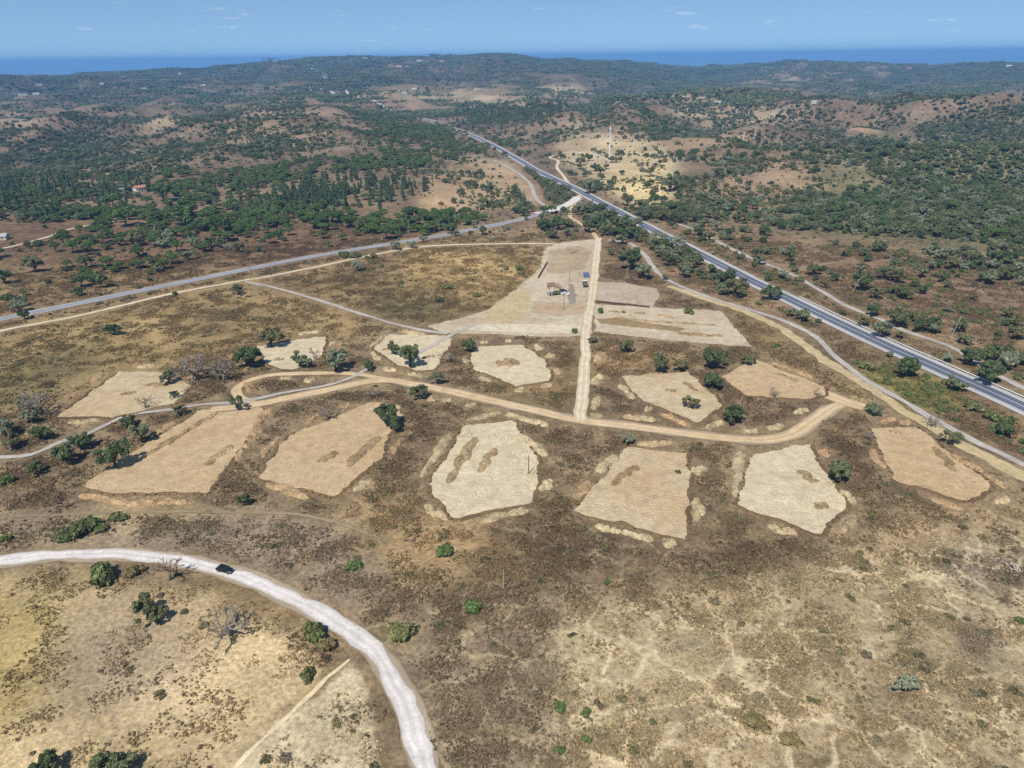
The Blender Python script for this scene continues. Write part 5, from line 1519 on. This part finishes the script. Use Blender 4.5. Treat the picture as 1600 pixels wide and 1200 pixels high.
house(220, 298, 11, 8, 3.6, 'white farmhouse with red tiled roof among the umbrella pines', roof='red_roof', rz=.35, nwin=1)
house(192, 299, 8, 5, 2.6, 'low white outbuilding left of the farmhouse', roof='grey_roof', rz=.1, nwin=1, flat_roof=True)
house(2, 374, 9, 7, 2.8, 'cream house at the end of the farm lane', 'cream_wall', 'grey_roof', rz=-.4, nwin=1)
FAR = [(318, 134, 16, 10, 5, 'white house on the left hills in a green wood', 'white_wall', 'white_wall', True), (297, 128, 13, 9, 5, 'small white house above a tan field', 'white_wall', 'red_roof', False),
       (282, 116, 22, 12, 5, 'white house with a long front on the left ridge slope', 'white_wall', 'grey_roof', False), (300, 157, 13, 9, 4, 'white cottage beside grey rocks', 'white_wall', 'grey_roof', False),
       (57, 148, 16, 9, 4, 'white building at the left of the farm cluster', 'white_wall', 'grey_roof', False), (36, 150, 24, 10, 4, 'long grey shed of the farm cluster', 'cream_wall', 'grey_roof', False),
       (160, 132, 14, 8, 4, 'pale house on wooded flat ground', 'white_wall', 'grey_roof', False), (100, 117, 30, 14, 6, 'pale long building below the blue plain', 'white_wall', 'grey_roof', False), (187, 114, 30, 14, 6, 'white building on the skyline of the left hills', 'white_wall', 'white_wall', True),
       (622, 144, 12, 9, 4.5, 'white house at the left of the straw ridge', 'white_wall', 'white_wall', True), (632, 147, 12, 8, 4, 'low white shed of the straw ridge farm', 'white_wall', 'grey_roof', False), (648, 140, 16, 10, 4.5, 'white house behind the straw ridge farm', 'white_wall', 'red_roof', False),
       (746, 141, 15, 9, 4, 'lone white building at the edge of dark woods', 'white_wall', 'white_wall', True), (624, 105, 26, 14, 6, 'reddish house on the far slope', 'cream_wall', 'red_roof', False), (636, 106, 22, 12, 5, 'pale house beside the reddish one', 'cream_wall', 'red_roof', False),
       (472, 92, 24, 14, 7, 'house on the village ridge beside a dark tree', 'white_wall', 'red_roof', False), (570, 92, 26, 14, 7, 'white house on the village ridge near the middle', 'white_wall', 'red_roof', False), (583, 93, 20, 12, 6, 'smaller house on the village ridge near the middle', 'cream_wall', 'red_roof', False),
       (1057, 151, 13, 10, 6, 'grey roofed house on the wooded plateau', 'white_wall', 'grey_roof', False), (1072, 152, 18, 11, 5, 'red roofed house on the wooded plateau', 'cream_wall', 'red_roof', False), (1098, 154, 16, 10, 4, 'brown roofed house on the wooded plateau', 'cream_wall', 'brown_roof', False),
       (1122, 161, 14, 9, 4, 'white house on the pale crest above the slope', 'white_wall', 'white_wall', True), (1272, 162, 9, 7, 4, 'tiny white hut on the crest', 'white_wall', 'grey_roof', False), (1576, 105, 26, 16, 10, 'white dome like house on the right skyline', 'white_wall', 'white_wall', True),
       (460, 148, 12, 8, 4, 'white shed beside the far bend of the highway', 'white_wall', 'white_wall', True), (540, 122, 26, 12, 5, 'pale house of the hamlet on the brown rise', 'white_wall', 'red_roof', False), (526, 125, 22, 12, 5, 'cream house of the hamlet on the brown rise', 'cream_wall', 'red_roof', False), (556, 126, 20, 10, 5, 'red roofed house of the hamlet on the brown rise', 'cream_wall', 'red_roof', False)]
FAR += [(512, 92, 22, 12, 6, 'white cottage on the ridge near the thin mast', 'white_wall', 'red_roof', False), (600, 94, 22, 12, 6, 'cream cottage on the ridge right of the mast', 'cream_wall', 'red_roof', False),
        (655, 96, 24, 12, 6, 'white farm on the upper slope of the ridge', 'white_wall', 'grey_roof', False), (690, 97, 22, 12, 6, 'pale farm on the ridge towards the dark hump', 'cream_wall', 'red_roof', False),
        (430, 97, 22, 12, 6, 'white house where the ridge meets the plain', 'white_wall', 'white_wall', True), (350, 113, 18, 10, 5, 'white villa half way up the left ridge', 'white_wall', 'red_roof', False),
        (225, 140, 14, 9, 4, 'white hut beside a reddish field', 'white_wall', 'grey_roof', False), (62, 134, 18, 10, 5, 'white barn among far left woods', 'white_wall', 'grey_roof', False),
        (880, 112, 16, 10, 5, 'white house in the hollow of the dark hills', 'white_wall', 'red_roof', False), (1005, 107, 18, 10, 5, 'white house low on the hazy slope', 'white_wall', 'grey_roof', False),
        (1420, 108, 22, 12, 6, 'pale farmhouse on the bare far ridge', 'cream_wall', 'red_roof', False), (1480, 112, 20, 12, 6, 'white farmhouse right of the bare far ridge', 'white_wall', 'red_roof', False)]
for (a, b, w_, d_, h_, lb, wl, rf, fr) in FAR:
    house(a, b, w_, d_, h_, lb, wl, rf, random.uniform(-.5, .5), 1.8, 2, None, 'house', fr)

# ruined house in the work yard
def ruin():
    x, y, z, _ = G(866, 450)
    r = ob('ruined_house', None, None, (x, y, z), .15)
    tag(r, 'ruined house with broken pink walls and collapsed roof', 'ruin')
    w1 = MB(); w1.box(-3.2, 0, 1.0, .4, 6.4, 2.0).build('wall', M['stone'], r)
    MB().box(-1.4, 3.2, 1.25, 3.2, .4, 2.5).build('wall', M['pinkwall'], r)
    MB().box(1.9, 3.2, .9, 2.4, .4, 1.8).build('wall', M['pinkwall'], r)
    MB().box(3.1, 1.2, 1.15, .4, 3.6, 2.3).build('wall', M['pinkwall'], r)
    MB().box(-1.9, -3.2, .8, 2.2, .4, 1.6).build('wall', M['cream_wall'], r)
    MB().box(2.0, -2.6, .6, 1.8, .4, 1.2).build('wall', M['stone'], r)
    b = MB(); b.add([(-3.3, 3.3, 2.3), (.4, 3.3, 2.6), (.2, -.4, 1.1), (-3.2, -.9, 1.5), (-3.3, 3.3, 2.15), (.4, 3.3, 2.45), (.2, -.4, .95), (-3.2, -.9, 1.35)],
                    [(3, 2, 1, 0), (4, 5, 6, 7), (0, 1, 5, 4), (1, 2, 6, 5), (2, 3, 7, 6), (3, 0, 4, 7)])
    ro = b.build('roof', M['brown_roof'], r)
    ro['label'] = 'collapsed slab of tiled roof'
    for i in range(6):
        MB().tube([(-2.6 + i * .95, random.uniform(-1, 1.5), .2), (-2.2 + i * .9, 2.9, random.uniform(1.4, 2.6))], [.09, .08], 5).build('beam', M['plank'], r)
    me = heap_mesh('rubble', 71, M['stone'], 1.0, True)
    ob('rubble', me, r, (1.1, .3, 0), .5, (2.0, 1.7, 1.0)); ob('rubble', me, r, (2.6, -3.2, 0), 1.5, (1.6, 1.1, .7))
ruin()
def tank():
    x, y, z, _ = G(859, 462)
    r = ob('site_hut', None, None, (x, y, z), .1); tag(r, 'small grey box hut beside the ruined house', 'hut')
    MB().box(0, 0, 1.05, 2.5, 2.2, 2.1).build('wall', M['concrete'], r)
    MB().box(0, 0, 2.16, 2.8, 2.5, .1).build('roof', M['grey_roof'], r)
    MB().box(.2, -1.12, .95, .9, .08, 1.8).build('door', M['plank'], r)
tank()
def container():
    x, y, z, _ = G(916, 433)
    r = ob('cargo_container', None, None, (x, y, z), .05); tag(r, 'blue steel container at the top of the yard', 'container')
    m_ = plain('blue_paint', lin((98, 116, 160)), .5, .1, 2)
    MB().box(0, 0, 1.2, 2.9, 3.2, 2.2).build('body', m_, r)
    for i in range(7):
        MB().box(-1.3 + i * .433, -1.63, 1.2, .12, .06, 2.0).build('rib', m_, r)
    MB().box(0, 0, 2.34, 2.96, 3.26, .07).build('roof', m_, r)
    for sx in (-1.2, 1.2): MB().box(sx, 0, .06, .2, 3.0, .14).build('skid', M['dark'], r)
    x, y, z, _ = G(908, 431)
    f = ob('metal_frame', None, None, (x, y, z), .05); tag(f, 'green metal cage standing left of the blue container', 'frame')
    g = plain('green_paint', lin((128, 150, 112)), .6, .1, 2)
    for sx in (-1.1, 1.1):
        for sy in (-1.6, 1.6): MB().tube([(sx, sy, 0), (sx, sy, 1.9)], [.05, .05], 6).build('post', g, f)
    for zz in (.15, 1.0, 1.9):
        for sy in (-1.6, 1.6): MB().tube([(-1.1, sy, zz), (1.1, sy, zz)], [.04, .04], 6).build('rail', g, f)
        for sx in (-1.1, 1.1): MB().tube([(sx, -1.6, zz), (sx, 1.6, zz)], [.04, .04], 6).build('rail', g, f)
container()

def wall_line(x1, y1, x2, y2, label):
    a = np.array(G(x1, y1)[:2]); b = np.array(G(x2, y2)[:2]); n = 14
    r = ob('stone_wall', None, None, (a[0], a[1], float(H(*a)))); tag(r, label, 'wall')
    d = (b - a); ang = math.atan2(d[1], d[0]); ln = np.linalg.norm(d) / n
    for i in range(n):
        p = a + d * (i + .5) / n
        MB().box(p[0] - a[0], p[1] - a[1], float(H(*p)) - float(H(*a)) + .4, ln * .97, .55 + .1 * random.random(), .9 + .3 * random.random(), ang).build('stone_course', M['plank'], r)
wall_line(855, 411, 841, 435, 'dark low wall along the left side of the yard')
wall_line(930, 472, 1015, 481, 'dark low bank wall below the grey tilled rectangle')

# ------------------------------------------------------------------ vehicles
def wheel(parent, x, y, r, wdt=.22):
    me = MB(); n = 14
    for rr, zz in ((r, wdt / 2),):
        pass
    me.tube([(x, y - wdt / 2, r), (x, y + wdt / 2, r)], [r, r], n)
    t = me.build('wheel', M['tyre'], parent)
    MB().tube([(x, y - wdt / 2 - .012, r), (x, y + wdt / 2 + .012, r)], [r * .62, r * .62], 10).build('rim', M['rim'], t)
M['tyre'] = plain('tyre_rubber', (.02, .02, .02), .9, .1, 4)
M['rim'] = plain('alloy', (.45, .45, .46), .35, .05, 4, .8)
M['glass'] = plain('car_glass', (.02, .025, .03), .08, .02, 2, 0, .6)
M['lamp'] = plain('lamp_glass', (.75, .75, .72), .2, .02, 2, 0, .6)
M['red_lamp'] = plain('red_lamp_glass', (.4, .02, .02), .3, .02, 2, 0, .6)

def car(px, py, ang, paint, label, L=4.35, W=1.8, Hh=1.48):
    x, y, z, _ = G(px, py)
    r = ob('car', None, None, (x, y, z + .13), ang); tag(r, label, 'car')
    def ring(xx, w_, z0, z1, top):
        return [(xx, -w_ * .46, z0), (xx, -w_ * .5, z0 + .15), (xx, -w_ * .5, z1 - .12), (xx, -w_ * top, z1), (xx, w_ * top, z1), (xx, w_ * .5, z1 - .12), (xx, w_ * .5, z0 + .15), (xx, w_ * .46, z0)]
    secs = [(-L / 2, W * .86, .38, .78, .40), (-L / 2 + .12, W * .95, .26, .90, .44), (-L / 2 + .7, W, .2, .95, .46), (0, W, .2, .93, .46), (L / 2 - 1.1, W, .2, .92, .45), (L / 2 - .5, W * .97, .22, .82, .43), (L / 2 - .12, W * .9, .28, .70, .40), (L / 2, W * .78, .36, .58, .36)]
    MB().loft([ring(*q) for q in secs]).build('body', paint, r, True)
    def cab(xx, w_, zz): return [(xx, -w_ / 2, zz), (xx, w_ / 2, zz)]
    # greenhouse: glass box with a painted roof on top
    lo = [(-L / 2 + .35, W * .9), (L / 2 - 1.25, W * .9)]; hi = [(-L / 2 + .8, W * .72), (L / 2 - 2.0, W * .72)]
    V = [(lo[0][0], -lo[0][1] / 2, .90), (lo[1][0], -lo[1][1] / 2, .90), (lo[1][0], lo[1][1] / 2, .90), (lo[0][0], lo[0][1] / 2, .90),
         (hi[0][0], -hi[0][1] / 2, Hh - .06), (hi[1][0], -hi[1][1] / 2, Hh - .06), (hi[1][0], hi[1][1] / 2, Hh - .06), (hi[0][0], hi[0][1] / 2, Hh - .06)]
    def quad(nm, ids): 
        b = MB(); b.add([V[i] for i in ids], [(0, 1, 2, 3)]); b.build(nm, M['glass'], r)
    quad('side_window', (0, 1, 5, 4)); quad('windscreen', (1, 2, 6, 5)); quad('side_window', (2, 3, 7, 6)); quad('rear_window', (3, 0, 4, 7))
    b = MB(); k = [(hi[0][0] - .1, -hi[0][1] / 2 - .03), (hi[1][0] + .08, -hi[1][1] / 2 - .03), (hi[1][0] + .08, hi[1][1] / 2 + .03), (hi[0][0] - .1, hi[0][1] / 2 + .03)]
    b.loft([[(p[0], p[1], Hh - .075) for p in k], [(p[0] * .95, p[1] * .9, Hh) for p in k]]); b.build('roof', paint, r)
    for i, j in ((0, 4), (1, 5), (2, 6), (3, 7)): MB().tube([V[i], V[j]], [.045, .04], 5).build('pillar', paint, r)
    for sx in (-L / 2 + .78, L / 2 - .82):
        for sy in (-1, 1): wheel(r, sx, sy * (W / 2 - .1), .32)
    for sy in (-1, 1):
        MB().box(L / 2 - .1, sy * W * .33, .62, .16, .36, .14).build('headlight', M['lamp'], r)
        MB().box(-L / 2 + .06, sy * W * .36, .76, .12, .28, .16).build('tail_light', M['red_lamp'], r)
        MB().box(L / 2 - 1.45, sy * (W / 2 + .08), .98, .18, .16, .12).build('mirror', paint, r)
    return r
M['black_paint'] = plain('black_car_paint', (.008, .009, .012), .18, .02, 2, .0, .6)
M['white_paint'] = plain('white_car_paint', (.78, .78, .77), .25, .02, 2, 0, .5)
M['blue_black'] = plain('dark_blue_paint', (.02, .025, .06), .2, .02, 2, 0, .5)
a_ = np.array(G(340, 887)[:2]); b_ = np.array(G(364, 893)[:2])
car(352, 893, math.atan2(*(b_ - a_)[::-1]), M['black_paint'], 'black car driving on the white gravel road')
car(884, 461, .0, M['white_paint'], 'white car parked beside the ruined house')
car(880, 456, .12, M['blue_black'], 'dark blue car parked behind the white one')

def truck():
    x, y, z, _ = G(914, 447)
    r = ob('tipper_truck', None, None, (x, y, z), math.pi / 2 + .02); tag(r, 'dark tipper truck with a white cab parked beside the yard track', 'truck')
    grey = plain('dark_tipper_steel', lin((98, 92, 92)), .6, .15, 2)
    MB().box(0, 0, .75, 6.6, 1.0, .3).build('chassis', M['dark'], r)
    c = MB(); c.loft([[(1.9, -1.15, .6), (3.3, -1.15, .6), (3.3, 1.15, .6), (1.9, 1.15, .6)], [(1.9, -1.15, 1.7), (3.3, -1.15, 1.6), (3.3, 1.15, 1.6), (1.9, 1.15, 1.7)], [(1.95, -1.05, 2.6), (2.95, -1.05, 2.6), (2.95, 1.05, 2.6), (1.95, 1.05, 2.6)]])
    cb = c.build('cab', M['white_paint'], r)
    b = MB(); b.add([(3.29, -1.0, 1.68), (3.29, 1.0, 1.68), (3.0, .95, 2.48), (3.0, -.95, 2.48)], [(0, 1, 2, 3)]); b.build('windscreen', M['glass'], cb)
    for sy in (-1, 1):
        b = MB(); b.add([(2.1, sy * 1.165, 1.7), (3.0, sy * 1.165, 1.66), (2.85, sy * 1.08, 2.4), (2.1, sy * 1.08, 2.4)], [(0, 1, 2, 3)]); b.build('side_window', M['glass'], cb)
        MB().box(3.33, sy * .85, .85, .08, .35, .2).build('headlight', M['lamp'], cb)
    MB().box(-.85, 0, 1.05, 4.9, 2.3, .16).build('bed_floor', grey, r)
    for sy in (-1, 1): MB().box(-.85, sy * 1.12, 1.65, 4.9, .1, 1.1).build('bed_side', grey, r)
    MB().box(-3.28, 0, 1.6, .1, 2.2, 1.0).build('tailgate', grey, r); MB().box(1.56, 0, 1.7, .1, 2.2, 1.2).build('headboard', grey, r)
    me = heap_mesh('soil_load', 88, M['stone']); ob('soil_load', me, r, (-.85, 0, 1.1), 0, (2.2, .95, .5))
    for sx in (2.4, -1.2, -2.4):
        for sy in (-1, 1): wheel(r, sx, sy * 1.0, .5, .32)
truck()

# ------------------------------------------------------------------ guard rail
def guard_rail():
    L = resample(np.array([G(*p)[:2] for p in HWY[-7:]]), 4.0)
    d = np.gradient(L, axis=0); d /= np.linalg.norm(d, axis=1)[:, None]
    n_ = np.stack([-d[:, 1], d[:, 0]], 1)
    if n_[0, 0] < 0: n_ = -n_
    P = L + n_ * 6.6
    Zr = H(P[:, 0], P[:, 1])
    r = ob('guard_rail', None, None, (P[0, 0], P[0, 1], float(Zr[0]))); tag(r, 'low steel guard rail along the far side of the highway', 'guard rail')
    Q = [(P[i, 0] - P[0, 0], P[i, 1] - P[0, 1], float(Zr[i] - Zr[0])) for i in range(len(P))]
    MB().tube([(q[0], q[1], q[2] + .72) for q in Q], [.16] * len(Q), 6).build('beam', M['galv'], r)
    pm = MB().box(0, 0, .35, .12, .12, .8).mesh('post', M['galv'])
    for q in Q: ob('post', pm, r, q)
guard_rail()

# ------------------------------------------------------------------ poles and mast
def pole(px, py, hgt, label, kind='wood', lean=0.0, arm=True):
    x, y, z, dep = G(px, py)
    r = ob('utility_pole', None, None, (x, y, z)); tag(r, label, 'pole')
    m_ = M['pole'] if kind == 'wood' else M['concrete']
    top = (lean * hgt, 0, hgt)
    MB().tube([(0, 0, -.4), top], [.17, .11], 8).build('shaft', m_, r)
    if arm:
        ca = MB().box(lean * (hgt - .5), 0, hgt - .45, 1.5, .1, .12).build('crossarm', m_, r)
        for sx in (-.65, 0, .65): MB().tube([(lean * (hgt - .5) + sx, 0, hgt - .4), (lean * (hgt - .5) + sx, 0, hgt - .15)], [.045, .03], 6).build('insulator', M['dark'], ca)
    return r
pole(787, 919, 5.2, 'thin pole standing in brown scrub above the bright green bush', 'con', 0, False)
pole(826, 740, 6.2, 'pole at the right edge of the six sided plot', 'wood', 0, False)
pole(881, 484, 8.5, 'tall pole on the bare ground below the white car', 'wood')
pole(890, 441, 7.5, 'dark pole between the ruined house and the truck', 'wood', .02, False)
pole(915, 472, 6.5, 'thin pole beside the yard track below the truck', 'con', 0, False)
pole(784, 357, 13, 'tall pole on the lower side of the asphalt road near the junction', 'con')
pole(686, 363, 9, 'pole beside the asphalt road among pines', 'con')
pole(639, 364, 9, 'pole beside the asphalt road by the brown clearing', 'con')
pole(528, 386, 9, 'pole near the round bushes of the asphalt road', 'con')
pole(391, 422, 12, 'leaning pole on the upper side of the asphalt road', 'wood', -.1)
pole(742, 248, 16, 'pole on the crest of the bare hill', 'con')
pole(1331, 459, 8, 'leaning pale pole by a dark oak above the highway', 'con', .3)
pole(1487, 524, 9, 'leaning pole at the end of the upper grey track', 'con', .25)
pole(1320, 407, 9, 'pole on the brown slope by the earth trail', 'wood')
pole(980, 433, 6, 'pole in front of the dark oak clump by the yard', 'con', 0, False)
pole(1042, 343, 9, 'pole rising from the trees above the highway', 'con')
pole(80, 778, 2.2, 'weathered post in the brown grass left of the long tan plot', 'wood', 0, False)

pole(524, 91, 55, 'thin mast on the village ridge', 'con', 0, False)

def mast():
    x, y, z, dep = G(952, 251)
    r = ob('telecom_mast', None, None, (x, y, z)); tag(r, 'tall white telecom mast on the straw hill', 'mast')
    hh = 37.0
    MB().tube([(0, 0, -1), (0, 0, hh * .5), (0, 0, hh)], [1.0, .8, .6], 12).build('shaft', M['galv'], r)
    MB().tube([(0, 0, hh - 4.5), (0, 0, hh - 4.3)], [1.3, 1.3], 12).build('platform', M['galv'], r)
    for i in range(3):
        a = i * 2.094
        MB().box(1.1 * math.cos(a), 1.1 * math.sin(a), hh - 2.6, .35, .5, 2.6, a).build('antenna', M['white_wall'], r)
        MB().tube([(0, 0, hh - 2.6), (1.1 * math.cos(a), 1.1 * math.sin(a), hh - 2.6)], [.1, .1], 6).build('bracket', M['galv'], r)
    MB().tube([(-.7, -.7, hh - 7.2), (-.95, -.95, hh - 7.2)], [.7, .75], 12).build('dish', M['white_wall'], r)
    MB().tube([(0, 0, hh), (0, 0, hh + 3.5)], [.08, .04], 6).build('lightning_rod', M['galv'], r)
    MB().box(0, 0, .1, 7, 7, .6).build('base_slab', M['concrete'], r)
    MB().box(2.0, -1.6, 1.4, 1.8, 1.4, 2.2).build('equipment_cabinet', M['white_wall'], r)
mast()
house(934, 247, 5, 4, 2.6, 'small pale equipment hut among trees left of the mast', 'white_wall', 'grey_roof', .2, 1.0, 1)

# town on the plain, too far to count
def town():
    V = MB()
    rs = random.Random(5)
    spots = [(rs.gauss(1120, 38), rs.gauss(99.5, 1.3)) for _ in range(150)] + [(rs.gauss(1380, 14), rs.gauss(97, .6)) for _ in range(35)] + [(rs.uniform(1450, 1600), rs.gauss(97, .8)) for _ in range(40)] + [(rs.uniform(950, 1060), rs.gauss(95, 2)) for _ in range(40)]
    for a, b in spots:
        d = ray(a, b)
        if d[2] >= -.004: continue
        t = (-200 - CAM_H) / d[2]
        if t > 45000: continue
        V.box(d[0] * t, d[1] * t, -197, rs.uniform(30, 130), rs.uniform(30, 90), rs.uniform(10, 40), rs.random())
    o = V.build('distant_town', M['white_wall'])
    tag(o, 'white specks of a distant town on the blue plain', 'town', kind='stuff')
town()

# ------------------------------------------------------------------ haze
hz = MB(); RH = 72000
hz.box(0, 0, (-260 + 175) / 2, 2 * RH, 2 * RH, 435)
hm = bpy.data.materials.new('hazy_air'); hm.use_nodes = True
t_ = hm.node_tree
t_.nodes.remove(t_.nodes['Principled BSDF'])
pv = t_.nodes.new('ShaderNodeVolumePrincipled')
pv.inputs['Color'].default_value = (.24, .53, 1.0, 1)
pv.inputs['Density'].default_value = 1.05e-4
pv.inputs['Anisotropy'].default_value = 0.0
t_.links.new(pv.outputs[0], t_.nodes['Material Output'].inputs['Volume'])
ho = hz.build('haze', hm)
tag(ho, 'thin blue summer haze over the whole landscape', 'haze', kind='stuff')

# ankle to knee high bushes one can make out in the foreground, far too many to count
def low_bush(seed):
    rs = np.random.default_rng(seed); bl = []
    for i in range(7):
        a = rs.random() * 6.28; q = rs.random() ** .5 * .6
        bl.append((q * math.cos(a), q * math.sin(a), .18 + .1 * rs.random(), rs.uniform(.25, .5)))
    V, Q = cloud(bl, 150, .13, seed + 1, .7, .3)
    return fast_mesh('low_bush', V, Q, M['low_bush'])
M['low_bush'] = leaf_mat('heath_bush_leaves', [(92, 82, 54), (78, 76, 50), (106, 94, 66), (86, 86, 56), (70, 64, 44), (112, 104, 84)], .1)
P_LB = [proto('low_bush', low_bush(970 + k)) for k in range(5)]
x4, y4 = scatter_candidates(85, 620, 90000)
z4 = H(x4, y4); a4, b4, d4 = proj(x4, y4, z4)
mk4 = look(MSKMAP, a4, b4)
pr = (.06 + .5 * scrub_mats(x4, y4) * sstep(.35, .6, fbm(x4 / 25, y4 / 25, 3, 44))) * (.08 + mk4[:, 0]) * (1 - .95 * np.clip(mk4[:, 1] * trails(x4, y4) * 1.4, 0, 1))
ok = (RNG.random(len(x4)) < pr) & ~taken(x4, y4) & (a4 > -120) & (a4 < 1720) & (b4 < 1290)
n4 = int(ok.sum())
sc4 = np.stack([RNG.uniform(.45, 1.5, n4) ** 1.2] * 3, 1); sc4[:, 2] *= RNG.uniform(.5, .9, n4)
scatter('heath_bushes', np.stack([x4, y4, z4], 1)[ok], sc4, RNG.integers(0, 5, n4), P_LB, 'small olive and brown heath bushes dotted over the dry ground', 'bushes')

# clods of soil strewn along the plot edges
def clod(seed):
    rs = np.random.default_rng(seed); bm = bmesh.new()
    bmesh.ops.create_icosphere(bm, subdivisions=1, radius=1.0)
    for v in bm.verts: v.co = v.co * float(rs.uniform(.65, 1.2)); v.co.z *= .6
    me = bpy.data.meshes.new('clod'); bm.to_mesh(me); bm.free(); me.materials.append(M['heap_pale']); return me
P_CD = [proto('clod', clod(990 + k)) for k in range(4)]
cp = []
for P, o in PLOT_W:
    m_ = len(P)
    for k in range(m_):
        for _ in range(5):
            q = P[k] + (P[(k + 1) % m_] - P[k]) * RNG.random() + RNG.normal(0, 1.1, 2)
            cp.append(q)
    c0, c1 = P.min(0), P.max(0)
    g = RNG.uniform(c0, c1, (int((c1 - c0).prod() * .12), 2))
    cp += list(g[inpoly(g[:, 0], g[:, 1], [tuple(p) for p in P])])
cp = np.array(cp)
scatter('soil_clods', np.column_stack([cp, H(cp[:, 0], cp[:, 1]) + .06]), RNG.uniform(.05, .24, len(cp)) ** 1.1, RNG.integers(0, 4, len(cp)), P_CD, 'loose clods of soil strewn over the cleared plots', 'soil clods')
